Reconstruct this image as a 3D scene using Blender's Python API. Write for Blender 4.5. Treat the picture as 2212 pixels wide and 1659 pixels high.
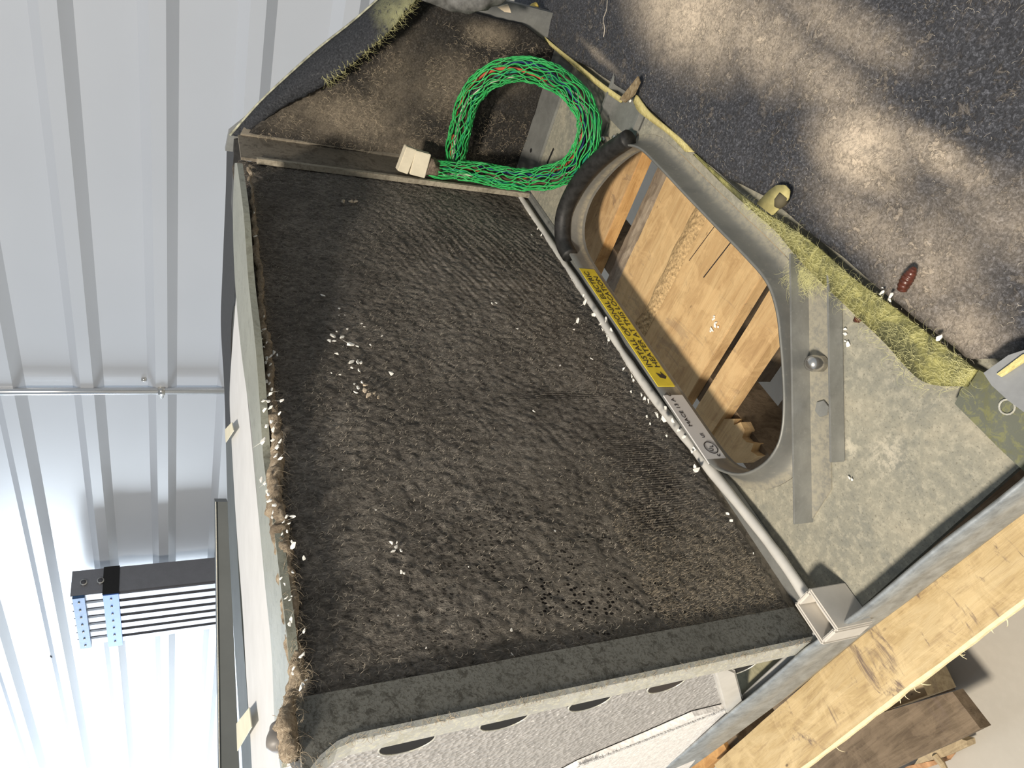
import bpy, bmesh, math, random
from mathutils import Vector, Matrix, noise
random.seed(7)
for o in list(bpy.data.objects): bpy.data.objects.remove(o, do_unlink=True)
sc = bpy.context.scene
COL = sc.collection

# ------------------------------------------------------------------ camera
# The photograph was taken with the phone turned on its side: world "up" points to the picture's left.
FPX = 1540.0
TH = math.atan(736/FPX)              # downward pitch
S = 0.62                             # metres per scene unit (camera stands one unit above the base pan)
ZP = 0.66*S                          # height of the base pan over the concrete
ZC = ZP+S
fw = Vector((0, math.cos(TH), -math.sin(TH)))
up = Vector((0, math.sin(TH), math.cos(TH)))
rt = Vector((1, 0, 0))
cam_d = bpy.data.cameras.new('camera')
cam = bpy.data.objects.new('camera', cam_d); COL.objects.link(cam)
cam_d.sensor_fit = 'HORIZONTAL'; cam_d.sensor_width = 36.0
cam_d.lens = FPX/2212*36.0
cam_d.clip_start = 0.02; cam_d.clip_end = 60
# camera local x -> picture right = world down side (-up), local y -> picture up = world right
m = Matrix((( -up.x, rt.x, -fw.x), (-up.y, rt.y, -fw.y), (-up.z, rt.z, -fw.z)))
cam.matrix_world = Matrix.Translation((0, 0, ZC)) @ m.to_4x4()
sc.camera = cam

# ------------------------------------------------------------------ world, lamps, exposure
sc.view_settings.view_transform = 'Standard'
sc.view_settings.look = 'None'
sc.view_settings.gamma = 1.0
sc.view_settings.use_curve_mapping = False
sc.view_settings.exposure = 0.0
w = bpy.data.worlds.new('workshop_ambient'); sc.world = w; w.use_nodes = True
w.node_tree.nodes['Background'].inputs[0].default_value = (0.74, 0.86, 1.0, 1)
w.node_tree.nodes['Background'].inputs[1].default_value = 0.34

AZ = math.radians(42.5)
VA = Vector((math.sin(AZ), math.cos(AZ), 0))       # along the coil, away from the camera to the right
VB = Vector((-math.cos(AZ), math.sin(AZ), 0))      # across the cabinet, away to the left
ROTZ = AZ-math.pi/2
def P(a, b, z): return VA*(a*S)+VB*(b*S)+Vector((0, 0, ZP+z*S))

def area(name, loc, target, sx, sy, power, color):
    l = bpy.data.lights.new(name, 'AREA'); l.shape = 'RECTANGLE'; l.size = sx; l.size_y = sy
    l.energy = power; l.color = color
    o = bpy.data.objects.new(name, l); COL.objects.link(o)
    o.location = loc
    o.rotation_euler = (Vector(target)-Vector(loc)).to_track_quat('-Z', 'Y').to_euler()
    return o
_t = P(1.0, .7, 0)
_dir = (VA*.84+VB*.16+Vector((0, 0, -1))).normalized()
area('ceiling_lamp', _t-_dir*3.1, _t, .34, .26, 135, (1.0, .90, .76))
area('open_door_daylight', (-5.63, 5.98, 1.7), (-2.6, 4.9, 1.1), 2.6, 2.8, 330, (.80, .90, 1.0))

# ------------------------------------------------------------------ helpers
CAMP = Vector((0, 0, ZC))
def ray(x, y): return fw+rt*((829.5-y)/FPX)+up*((1106-x)/FPX)
def G(x, y, z=0.0):                    # pixel -> point on the level z (scene units over the pan)
    d = ray(x, y); t = (ZP+z*S-ZC)/d.z
    return CAMP+d*t
def QA(x, y, a):                       # pixel -> point on the upright plane a = const
    d = ray(x, y); return CAMP+d*((a*S)/d.dot(VA))
def QB(x, y, b):
    d = ray(x, y); return CAMP+d*((b*S)/d.dot(VB))

def tag(o, label=None, cat=None, group=None, kind=None):
    if label: o['label'] = label
    if cat: o['category'] = cat
    if group: o['group'] = group
    if kind: o['kind'] = kind
    return o
def thing(name, loc, label, cat, group=None):
    o = bpy.data.objects.new(name, None); COL.objects.link(o); o.empty_display_size = .05
    o.location = loc
    return tag(o, label, cat, group)
def wpos(o):
    v = Vector(o.location); p = o.parent
    while p: v += Vector(p.location); p = p.parent
    return v
def mk(name, verts, faces, mat, parent=None, smooth=False, origin=None, bevel=0):
    if origin is None:
        origin = wpos(parent) if parent else Vector((sum(v[0] for v in verts)/len(verts), sum(v[1] for v in verts)/len(verts), min(v[2] for v in verts)))
    me = bpy.data.meshes.new(name)
    me.from_pydata([tuple(Vector(v)-origin) for v in verts], [], faces)
    bm = bmesh.new(); bm.from_mesh(me)
    bmesh.ops.recalc_face_normals(bm, faces=bm.faces)
    if bevel: bmesh.ops.bevel(bm, geom=[e for e in bm.edges if len(e.link_faces) == 2 and e.calc_face_angle(0) > .5], offset=bevel, segments=2, affect='EDGES', clamp_overlap=True)
    bm.to_mesh(me); bm.free()
    if mat: me.materials.append(mat)
    if smooth:
        for p in me.polygons: p.use_smooth = True
    o = bpy.data.objects.new(name, me); COL.objects.link(o)
    if parent: o.parent = parent; o.location = origin-wpos(parent)
    else: o.location = origin
    return o
class MB:
    def __init__(s): s.v = []; s.f = []
    def add(s, v, f):
        n = len(s.v); s.v += [Vector(x) for x in v]; s.f += [tuple(i+n for i in q) for q in f]; return s
    def hexa(s, p):                    # 8 corners: bottom 4, top 4
        return s.add(p, [(0, 3, 2, 1), (4, 5, 6, 7), (0, 1, 5, 4), (1, 2, 6, 5), (2, 3, 7, 6), (3, 0, 4, 7)])
    def box(s, a0, a1, b0, b1, z0, z1):
        return s.hexa([P(a, b, z) for z in (z0, z1) for a, b in ((a0, b0), (a1, b0), (a1, b1), (a0, b1))])
    def prism(s, pts, off):            # polygon extruded along a vector
        n = len(pts); off = Vector(off)
        v = [Vector(p) for p in pts]+[Vector(p)+off for p in pts]
        f = [tuple(range(n))[::-1], tuple(range(n, 2*n))]+[(i, (i+1) % n, (i+1) % n+n, i+n) for i in range(n)]
        return s.add(v, f)
    def tube(s, path, r, n=10, cap=True, squash=None):
        path = [Vector(p) for p in path]; m_ = len(path); base = len(s.v); prev = None
        for i, p in enumerate(path):
            t = (path[min(i+1, m_-1)]-path[max(i-1, 0)]).normalized()
            if prev is None:
                u = t.orthogonal().normalized()
            else:
                u = (prev-t*prev.dot(t)).normalized()
            prev = u; v = t.cross(u)
            rr = r[i] if isinstance(r, (list, tuple)) else r
            for k in range(n):
                c = 2*math.pi*k/n
                s.v.append(p+u*(rr*math.cos(c))+v*(rr*math.sin(c)))
        for i in range(m_-1):
            for k in range(n):
                a = base+i*n+k; b = base+i*n+(k+1) % n
                s.f.append((a, b, b+n, a+n))
        if cap:
            s.f.append(tuple(range(base, base+n))[::-1]); s.f.append(tuple(range(base+(m_-1)*n, base+m_*n)))
        return s
    def build(s, name, mat, parent=None, smooth=False, bevel=0, origin=None):
        return mk(name, s.v, s.f, mat, parent, smooth, origin, bevel)
def spline(pts, n=8, closed=False):
    pts = [Vector(p) for p in pts]; out = []; L = len(pts)
    rng = L if closed else L-1
    for i in range(rng):
        if closed: p0, p1, p2, p3 = pts[i-1], pts[i], pts[(i+1) % L], pts[(i+2) % L]
        else: p0, p1, p2, p3 = pts[max(i-1, 0)], pts[i], pts[i+1], pts[min(i+2, L-1)]
        for k in range(n):
            t = k/n
            out.append(.5*((2*p1)+(p2-p0)*t+(2*p0-5*p1+4*p2-p3)*t*t+(-p0+3*p1-3*p2+p3)*t**3))
    if not closed: out.append(pts[-1])
    return out

# ------------------------------------------------------------------ material kit
class M:
    def __init__(s, name):
        s.m = bpy.data.materials.new(name); s.m.use_nodes = True; s.t = s.m.node_tree; s.N = s.t.nodes; s.L = s.t.links
        s.b = s.N['Principled BSDF']; g = s.N.new('ShaderNodeNewGeometry')
        mp = s.N.new('ShaderNodeMapping'); mp.inputs['Rotation'].default_value = (0, 0, ROTZ)
        s.L.new(g.outputs['Position'], mp.inputs['Vector']); s.P = mp.outputs[0]   # (a, b, z) in metres
    def inp(s, n, i, v):
        if isinstance(v, bpy.types.NodeSocket): s.L.new(v, n.inputs[i])
        elif v is not None: n.inputs[i].default_value = v
    def vec(s, sc=(1, 1, 1), off=(0, 0, 0), rot=(0, 0, 0), src=None):
        n = s.N.new('ShaderNodeMapping'); s.L.new(src or s.P, n.inputs[0])
        n.inputs['Scale'].default_value = sc; n.inputs['Location'].default_value = off; n.inputs['Rotation'].default_value = rot
        return n.outputs[0]
    def noise(s, scale, detail=4, rough=.55, dist=0, v=None, typ=None):
        n = s.N.new('ShaderNodeTexNoise'); s.L.new(v or s.P, n.inputs['Vector'])
        n.inputs['Scale'].default_value = scale; n.inputs['Detail'].default_value = detail
        n.inputs['Roughness'].default_value = rough; n.inputs['Distortion'].default_value = dist
        return n.outputs[0]
    def voro(s, scale, v=None, feat='F1', out=0):
        n = s.N.new('ShaderNodeTexVoronoi'); n.feature = feat; s.L.new(v or s.P, n.inputs['Vector']); n.inputs['Scale'].default_value = scale
        return n.outputs[out]
    def wave(s, scale, dist=0, v=None, axis='X', dsc=1, detail=2):
        n = s.N.new('ShaderNodeTexWave'); n.bands_direction = axis; s.L.new(v or s.P, n.inputs['Vector'])
        n.inputs['Scale'].default_value = scale; n.inputs['Distortion'].default_value = dist
        n.inputs['Detail Scale'].default_value = dsc; n.inputs['Detail'].default_value = detail
        return n.outputs['Fac']
    def math(s, op, a, b=None, c=None, clamp=False):
        n = s.N.new('ShaderNodeMath'); n.operation = op; n.use_clamp = clamp
        s.inp(n, 0, a); s.inp(n, 1, b)
        if c is not None: s.inp(n, 2, c)
        return n.outputs[0]
    def rng(s, v, a, b, c=0, d=1):
        n = s.N.new('ShaderNodeMapRange'); n.interpolation_type = 'SMOOTHSTEP'; s.inp(n, 0, v)
        for i, x in enumerate((a, b, c, d)): n.inputs[i+1].default_value = x
        return n.outputs[0]
    def ramp(s, v, stops):
        n = s.N.new('ShaderNodeValToRGB'); s.inp(n, 0, v); e = n.color_ramp.elements
        while len(e) < len(stops): e.new(.5)
        for i, (p, c) in enumerate(stops): e[i].position = p; e[i].color = (*c, 1)
        return n.outputs[0]
    def mix(s, f, a, b, mode='MIX'):
        n = s.N.new('ShaderNodeMix'); n.data_type = 'RGBA'; n.blend_type = mode
        s.inp(n, 0, f)
        for i, x in ((6, a), (7, b)):
            s.inp(n, i, (*x, 1) if isinstance(x, tuple) and len(x) == 3 else x)
        return n.outputs[2]
    def blob(s, a, b, ra, rb, wob=.35, ws=14, z=None, rz=1):   # soft stain centred at (a, b[, z]) scene units
        d = s.N.new('ShaderNodeVectorMath'); d.operation = 'SUBTRACT'; s.L.new(s.P, d.inputs[0])
        d.inputs[1].default_value = (a*S, b*S, ZP+(z or 0)*S)
        e = s.N.new('ShaderNodeVectorMath'); e.operation = 'MULTIPLY'; s.L.new(d.outputs[0], e.inputs[0])
        e.inputs[1].default_value = (1/(ra*S) if ra else 0, 1/(rb*S) if rb else 0, (1/(rz*S)) if z is not None else 0)
        l = s.N.new('ShaderNodeVectorMath'); l.operation = 'LENGTH'; s.L.new(e.outputs[0], l.inputs[0])
        w_ = s.math('MULTIPLY_ADD', s.noise(ws, 4, .6), wob*2, -wob)
        return s.rng(s.math('ADD', l.outputs['Value'], w_), 1.12, .05)
    def lin(s, ca, cb, cz):
        n = s.N.new('ShaderNodeVectorMath'); n.operation = 'DOT_PRODUCT'; s.L.new(s.P, n.inputs[0]); n.inputs[1].default_value = (ca, cb, cz)
        return n.outputs['Value']
    def bump(s, h, strength=.5, dist=.002, prev=None):
        n = s.N.new('ShaderNodeBump'); n.inputs['Strength'].default_value = strength; n.inputs['Distance'].default_value = dist
        s.L.new(h, n.inputs['Height'])
        if prev: s.L.new(prev, n.inputs['Normal'])
        return n.outputs[0]
    def out(s, col=None, rough=.6, metal=0, nrm=None, spec=None, **k):
        s.inp(s.b, 'Base Color', (*col, 1) if isinstance(col, tuple) else col)
        s.inp(s.b, 'Roughness', rough); s.inp(s.b, 'Metallic', metal)
        if nrm: s.L.new(nrm, s.b.inputs['Normal'])
        if spec is not None: s.b.inputs['Specular IOR Level'].default_value = spec
        for kk, v in k.items(): s.b.inputs[kk].default_value = v
        return s.m
def plain(name, col, rough=.5, metal=0, spec=None, var=.12, sc=60, bump=.0):
    k = M(name)
    n = k.noise(sc, 4, .6)
    c = k.ramp(n, [(.3, tuple(x*(1-var) for x in col)), (.7, tuple(min(1, x*(1+var)) for x in col))])
    return k.out(c, rough, metal, k.bump(n, bump, .001) if bump else None, spec)

def m_lint():                                      # matted brown grey lint over the coil face
    k = M('matted_lint')
    big = k.noise(7, 4, .6, .3)
    st = k.noise(170, 5, .74, .8, v=k.vec((1, 1, .55), rot=(0, .35, 0)))
    fine = k.noise(420, 3, .7, 1.2, v=k.vec((1, 1, .45), rot=(0, .5, 0)))
    c = k.ramp(k.math('MULTIPLY_ADD', st, .6, k.math('MULTIPLY', fine, .4)), [(.34, (.040, .036, .031)), (.5, (.19, .171, .148)), (.62, (.32, .29, .25)), (.76, (.44, .395, .34))])
    c = k.mix(k.rng(big, .35, .65, 0, .45), c, (.045, .039, .033))
    lite = k.math('MULTIPLY', k.blob(.50, .9, .42, 1, .3, 20, z=.28, rz=.36), .38)
    c = k.mix(lite, c, (.19, .165, .13))
    tanp = k.math('MULTIPLY', k.blob(.47, .9, .12, 1, .5, 30, z=.08, rz=.16), k.rng(st, .42, .6, 0, .6))
    c = k.mix(tanp, c, (.33, .28, .21))
    # fin edges showing where the lint is thin
    fins = k.wave(92, .25, axis='X', dsc=3)
    bare = k.math('MAXIMUM', k.blob(.74, .9, .17, 1, .5, 26, z=.14, rz=.10), k.blob(.62, .9, .07, 1, .5, 30, z=.2, rz=.08))
    bare = k.math('MAXIMUM', bare, k.math('MULTIPLY', k.blob(.95, .9, .02, 1, .3, 30, z=.24, rz=.2), .9))
    c = k.mix(k.math('MULTIPLY', bare, k.rng(fins, .55, .25, 0, .85)), c, (.012, .010, .009))
    # combed streaks sagging off the upper far corner
    ph = k.math('MULTIPLY_ADD', k.noise(7, 2, .5), .05, k.lin(-.36, 0, 1))
    rid = k.math('MULTIPLY_ADD', k.math('SINE', k.math('MULTIPLY', ph, 2*math.pi/.0105)), .5, .5)
    rid = k.math('MULTIPLY', rid, k.rng(k.noise(30, 4, .6), .36, .56))
    rm = k.blob(1.52, .9, .36, 1, .3, 10, z=.24, rz=.34)
    c = k.mix(k.math('MULTIPLY', k.math('MULTIPLY', rid, rm), .42), c, (.25, .22, .185))
    # pin holes at the near end
    dots = k.math('MULTIPLY', k.rng(k.voro(230, v=k.vec((1, 1, .7))), .36, .22), k.rng(k.noise(26, 3, .6), .44, .54))
    dm = k.math('MULTIPLY', dots, k.blob(.50, .9, .26, 1, .25, 12, z=.42, rz=.42))
    c = k.mix(dm, c, (.006, .005, .005))
    h = k.math('MULTIPLY_ADD', st, .7, k.math('MULTIPLY', fine, .5))
    h = k.math('SUBTRACT', h, dm)
    h = k.math('MULTIPLY_ADD', k.math('MULTIPLY', rid, rm), .7, h)
    h = k.math('MULTIPLY_ADD', k.math('MULTIPLY', fins, bare), .5, h)
    return k.out(c, .95, 0, k.bump(h, .9, .005), .15)
def m_liner(name, blobs, dust=(.40, .34, .27), base=(.042, .044, .05), flake=.5, zmode=False):
    k = M(name)
    f = k.noise(330, 3, .75, .6); f2 = k.noise(60, 5, .7, .4)
    c = k.ramp(f, [(.3, tuple(x*.45 for x in base)), (.52, base), (.72, tuple(x*3.0 for x in base))])
    d = None
    for q in blobs:
        amt = q[-1]; g = k.blob(*q[:4], q[4] if len(q) > 5 else .45, 16, **({'z': q[5], 'rz': q[6]} if zmode else {}))
        g = k.math('MULTIPLY', g, amt)
        d = g if d is None else k.math('MAXIMUM', d, g)
    grain = k.rng(k.math('ADD', k.math('MULTIPLY', f, .55), k.math('MULTIPLY', f2, .45)), .36, .60)
    dd = k.math('MULTIPLY', d, k.math('MULTIPLY_ADD', grain, .55, .45))
    c = k.mix(dd, c, dust)
    rid = k.math('MULTIPLY', k.rng(k.noise(75, 6, .78, .5), .52, .60), k.rng(k.noise(11, 3, .6), .40, .62, .25, 1))
    c = k.mix(k.math('MULTIPLY', k.math('MULTIPLY', rid, k.math('MULTIPLY_ADD', d, .7, .18)), flake), c, tuple(min(1, x*1.45) for x in dust))
    h = k.math('MULTIPLY_ADD', rid, .5, k.math('MULTIPLY_ADD', f, .3, k.math('MULTIPLY', f2, .35)))
    return k.out(c, .85, 0, k.bump(h, .7, .003), .25)
def m_pan():
    k = M('dusty_galvanized_steel')
    n1 = k.noise(12, 6, .7, .5); n2 = k.noise(110, 5, .72); n3 = k.noise(420, 2, .6)
    c = k.ramp(n1, [(.3, (.23, .235, .21)), (.5, (.31, .30, .245)), (.7, (.40, .37, .29))])
    c = k.mix(k.rng(n2, .46, .66, 0, .55), c, (.52, .485, .385))
    c = k.mix(k.rng(n2, .44, .30, 0, .45), c, (.17, .175, .165))
    c = k.mix(k.rng(n3, .58, .72, 0, .5), c, (.12, .11, .085))
    w_ = k.math('MAXIMUM', k.blob(.475, .585, .035, .05, .6, 40), k.blob(.53, .625, .045, .02, .6, 40))
    c = k.mix(k.math('MULTIPLY', w_, k.rng(n2, .42, .58, 0, .6)), c, (.62, .57, .46))
    r = k.blob(.60, .41, .05, .03, .6, 40)
    c = k.mix(k.math('MULTIPLY', r, .6), c, (.22, .15, .10))
    return k.out(c, k.rng(n1, .3, .7, .5, .75), .15, k.bump(n2, .25, .0012), .35)
def m_metal(name, col, rough=.42, metal=.55, var=.2, sc=30, streak=None):
    k = M(name)
    n = k.noise(sc, 5, .65, .3); n2 = k.noise(260, 3, .6)
    c = k.ramp(n, [(.3, tuple(x*(1-var) for x in col)), (.7, tuple(min(1, x*(1+var)) for x in col))])
    c = k.mix(k.rng(n2, .55, .75, 0, .3), c, tuple(min(1, x*1.5) for x in col))
    return k.out(c, rough, metal, k.bump(n, .12, .001))
def m_stained(name, col, dark, amt=.7, sc=55, rough=.7, metal=.1):
    k = M(name)
    n = k.noise(sc, 6, .75, .8); n2 = k.noise(sc*4, 4, .7, .6); n3 = k.noise(12, 3, .5)
    c = k.ramp(n3, [(.3, tuple(x*.8 for x in col)), (.7, col)])
    c = k.mix(k.rng(n2, .48, .62, 0, amt), c, dark)
    c = k.mix(k.rng(n, .50, .64, 0, amt), c, tuple(x*.6 for x in dark))
    return k.out(c, rough, metal, k.bump(n2, .3, .001), .3)
def m_wood(name, light, mid, dark, rot=0, knots=.5, blot=.35, seed=0):
    k = M(name)
    v = k.vec((1, .13, .6), off=(seed, seed*.7, 0))
    g = k.noise(36, 6, .7, 1.2, v=v); g2 = k.noise(190, 4, .7, .4, v=k.vec((1, .08, .8), off=(seed, 0, 0)))
    c = k.ramp(g, [(.28, dark), (.45, mid), (.62, light), (.8, tuple(min(1, x*1.12) for x in light))])
    c = k.mix(k.rng(g2, .50, .68, 0, .5), c, dark)
    b = k.noise(20, 6, .72, 1.0, v=k.vec((.55, 1.1, 1), off=(seed*2, 3, 0)))
    c = k.mix(k.rng(k.noise(26, 6, .7, .6), .46, .60, 0, .35), c, tuple(min(1, x*1.3) for x in light))
    c = k.mix(k.rng(b, .56, .66, 0, blot), c, (.17, .125, .10))
    s_ = k.rng(k.voro(60, v=k.vec((1, .5, 1), off=(seed, 0, 0))), .12, .05)
    c = k.mix(k.math('MULTIPLY', s_, k.rng(k.noise(9, 2), .5, .6, 0, knots)), c, (.06, .04, .03))
    return k.out(c, .75, 0, k.bump(k.math('ADD', g, g2), .35, .0015), .25)
def m_fiber(name, a, b, c3, sc=80):
    k = M(name)
    n = k.noise(sc, 6, .75, 2.2, v=k.vec((1, .6, 1))); n2 = k.noise(18, 4, .6, .6)
    c = k.ramp(n, [(.3, b), (.5, a), (.72, c3)])
    c = k.mix(k.rng(n2, .5, .66, 0, .8), c, b)
    return k.out(c, .9, 0, k.bump(n, .8, .003), .1)

LINT = m_lint()
PAN = m_pan()
GALV = m_metal('clean_galvanized_steel', (.27, .275, .265), .45, .4)
GALV2 = m_metal('bright_galvanized_rail', (.33, .355, .37), .42, .45, .35, 60)
def m_collar():
    k = M('collar_steel'); n = k.noise(16, 5, .65, .4); n2 = k.noise(130, 5, .72); zz_ = k.lin(0, 0, 1)
    c = k.ramp(n, [(.3, (.17, .175, .17)), (.7, (.26, .26, .24))])
    low_ = k.math('MULTIPLY', k.rng(zz_, ZP+.016*S, ZP+.001*S), k.rng(zz_, ZP-.006*S, ZP-.002*S))
    c = k.mix(k.math('MULTIPLY', low_, k.rng(n2, .35, .6, .3, .9)), c, (.40, .37, .29))
    c = k.mix(k.rng(n2, .56, .70, 0, .35), c, (.40, .38, .32))
    return k.out(c, .5, .25, k.bump(n2, .12, .001), .4)
COLLAR = m_collar()
DUSTM = m_stained('dusty_brown_steel', (.25, .22, .175), (.13, .11, .085), .6, 40)
ENDPL = m_stained('tarnished_end_plate', (.20, .20, .18), (.085, .08, .066), .75, 90)
ALUE = m_stained('pale_aluminium_edge', (.60, .60, .56), (.74, .72, .58), .7, 60, .45, .3)
RIMW = plain('grey_white_plastic_rim', (.56, .55, .52), .35, 0, .5, .15, 20, .1)
BOXW = plain('off_white_plastic', (.60, .57, .52), .5, 0, .4, .12, 18, .1)
BLK = plain('black_rubber', (.02, .02, .02), .55, 0, .4, .5, 90, .4)
BLACK = plain('near_black', (.008, .008, .009), .8)
FOAMG = None
def m_foam(name, col, sc, strength):
    k = M(name); v = k.voro(sc); n = k.noise(sc*.5, 4, .7)
    c = k.ramp(n, [(.3, tuple(x*.8 for x in col)), (.7, tuple(min(1, x*1.2) for x in col))])
    sp = k.rng(k.noise(sc*1.4, 2, .5), .62, .72, 0, .8)
    c = k.mix(sp, c, tuple(min(1, x*1.9) for x in col))
    return k.out(c, .55, 0, k.bump(v, strength, .002), .4)
FOAMG = m_foam('grey_foil_foam', (.36, .35, .34), 190, .9)
FOAMW = m_foam('white_foam', (.78, .76, .74), 240, .25)
FOAMT = plain('white_foam_strip', (.60, .60, .60), .6, 0, .3, .05, 20)
GREENS = m_stained('green_grey_plastic_strip', (.30, .31, .26), (.22, .22, .17), .5, 60, .35, 0)
TRIM = m_metal('dark_green_grey_trim', (.10, .11, .105), .5, .3, .2, 10)
BEAMM = plain('dark_grey_painted_steel', (.115, .125, .125), .5, .2, .4, .08, 10)
TAPE = plain('masking_tape', (.66, .62, .48), .7, 0, .2, .08, 30)
CHIP = plain('white_chip', (.86, .84, .78), .7, 0, .3, .08, 200, .2)
CHIPT = plain('tan_crumb', (.50, .42, .32), .9, 0, .1, .3, 200, .4)
DRIDGE = m_fiber('tan_lint_ridge', (.36, .29, .21), (.17, .135, .10), (.60, .52, .41), 150)
FIBY = m_fiber('bare_yellow_fiberglass', (.27, .26, .10), (.085, .09, .055), (.62, .58, .24), 45)
FIBE = m_fiber('fiberglass_cut_edge', (.78, .68, .30), (.58, .48, .20), (.88, .80, .42), 90)
FIBL = plain('pale_yellow_fiber', (.56, .54, .27), .8, 0, .1, .2)
LFIB = plain('pale_lint_fiber', (.46, .41, .335), .9, 0, .1, .35, 40)
DFIB = plain('dust_thread', (.58, .52, .43), .9, 0, .1, .3, 40)
DFIBD = plain('dust_thread_brown', (.36, .30, .22), .9, 0, .1, .3, 40)
GREEN = plain('green_plastic_net', (.035, .40, .10), .4, 0, .5, .25, 25)
GREEND = plain('dusty_green_net', (.16, .36, .14), .6, 0, .3, .3, 25)
WOOD1 = m_wood('pale_pine', (.60, .42, .215), (.52, .34, .165), (.38, .235, .11))
WOOD1S = m_wood('orange_sawn_edge', (.62, .38, .16), (.52, .29, .11), (.36, .18, .06), seed=3, blot=.1)
WOOD2 = m_wood('weathered_pine_board', (.54, .42, .24), (.46, .34, .175), (.30, .205, .11), seed=5, blot=.95, knots=.7)
WOOD3 = m_wood('shaded_brown_pallet_wood', (.22, .165, .11), (.15, .11, .07), (.08, .055, .035), seed=9)  # dark tone carries the shade that falls under the upper pallet
BARK = plain('rough_wane', (.46, .32, .165), .95, 0, .1, .5, 240, 1.0)
YEL = plain('yellow_label_stock', (.74, .60, .045), .45, 0, .4, .12, 40)
WLAB = plain('white_label_stock', (.66, .65, .64), .45, 0, .4, .05, 20)
INK = plain('black_ink', (.02, .018, .02), .6)
ALU = m_metal('brushed_aluminium', (.21, .21, .225), .38, .6, .06, 20)
ALUD = plain('dark_slot', (.06, .06, .07), .6)
BLUE = plain('blue_anodised_plate', (.05, .12, .36), .4, .2, .5, .1, 12)
BLUED = plain('blue_grey_plate', (.03, .08, .18), .4, .2, .5, .25, 60)
STEEL = m_metal('zinc_screw', (.62, .60, .56), .25, .9, .1)
BROWN = plain('brown_shell', (.085, .025, .015), .35, 0, .5, .4, 300)

# ------------------------------------------------------------------ setting: concrete and ribbed metal wall
def m_concrete():
    k = M('concrete'); n = k.noise(2.2, 6, .6, .3); n2 = k.noise(90, 4, .6)
    c = k.ramp(n, [(.3, (.40, .375, .325)), (.7, (.52, .48, .415))])
    c = k.mix(k.rng(n2, .4, .7, 0, .15), c, (.55, .52, .46))
    return k.out(c, .55, 0, k.bump(n2, .1, .001), .4)
fl = mk('floor', [(-7, -3, -.06), (6, -3, -.06), (6, 9, -.06), (-7, 9, -.06), (-7, -3, 0), (6, -3, 0), (6, 9, 0), (-7, 9, 0)],
        [(0, 3, 2, 1), (4, 5, 6, 7), (0, 1, 5, 4), (1, 2, 6, 5), (2, 3, 7, 6), (3, 0, 4, 7)], m_concrete(), origin=Vector((0, 0, 0)))
tag(fl, kind='structure')
AW = math.radians(46.2)
WD = Vector((-math.sin(AW), math.cos(AW), 0)); WN = Vector((math.cos(AW), math.sin(AW), 0))   # along the wall / away from us
WALLD = 2.62                                                     # distance of the wall's plane from the camera
def WP(s_, z, out=0): return WN*(WALLD-out)+WD*s_+Vector((0, 0, z))
def wall_pt(x, y, out=0):
    d = ray(x, y); return CAMP+d*((WALLD-out)/d.dot(WN))
def m_wall():
    k = M('white_painted_ribbed_steel'); n = k.noise(260, 3, .6); n2 = k.noise(1.2, 3)
    c = k.ramp(n2, [(.3, (.52, .54, .575)), (.7, (.56, .58, .615))])
    return k.out(c, .27, 0, k.bump(n, .10, .0006), .9)
zb = wall_pt(382, 829).z                                          # lower edge of one rib's dark slope
per = (wall_pt(225, 829).z-zb)
dep = .040
prof = []
for kx in range(-5, 9):
    z0 = zb+kx*per
    prof += [(z0, 0), (z0+per*.13, dep), (z0+per*.295, dep), (z0+per*.41, 0)]
prof = [(0, 0)]+[p for p in prof if p[0] > .01]
MW = m_wall()
vv = []; ff = []
SS = [-3.2, -2, -1, 0, 1, 2, 3, 4.5, 6.5, 10]
for s_ in SS:
    for z, o_ in prof: vv.append(WP(s_, z, o_))
n_ = len(prof)
for i in range(len(SS)-1):
    for j in range(n_-1): ff.append((i*n_+j, (i+1)*n_+j, (i+1)*n_+j+1, i*n_+j+1))
b0 = len(vv)
for s_ in (SS[0], SS[-1]):
    for z in (0, prof[-1][0]): vv.append(WP(s_, z, -.05))
ff.append((b0, b0+1, b0+3, b0+2))
tag(mk('wall_back', vv, ff, MW), kind='structure')

# conduit with strap and screws
cp = [wall_pt(-40, 845, .045), wall_pt(480, 845, .045)]
s0 = (cp[0]+cp[1])/2
sx = cp[0].dot(WD)
def cz(x): return wall_pt(x, 845, .045)
zt, zl = cz(-60).z+.9, cz(700).z
t = thing('electrical_conduit', WP(cz(200).dot(WD), zl, .045), 'thin galvanized electrical conduit running straight up the ribbed white wall', 'conduit')
sC = cz(200).dot(WD)
MB().tube([WP(sC, zl, .045), WP(sC, zt, .045)], .0165, 16).build('pipe', m_metal('conduit_zinc', (.62, .64, .67), .28, .7, .05, 10), t, True)
kz = cz(349).z
q = MB().tube([WP(sC, kz-.014, .045), WP(sC, kz+.014, .045)], .0205, 16)
q.tube([WP(sC, kz, .045), WP(sC+.05, kz, .03)], .012, 10); q.build('strap_coupling', STEEL, t, True)
for (x, y, nm) in ((311, 820, 'by the conduit strap'), (113, 1417, 'low on the bright panel beside the lift mast')):
    p = wall_pt(x, y, .002)
    o = MB().tube([p+WN*.003, p-WN*.004, p-WN*.010], [.012, .012, .006], 10).build('wall_screw', STEEL if y < 900 else ALUD, None, True)
    tag(o, 'small screw in the white wall '+nm, 'screw')

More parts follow.
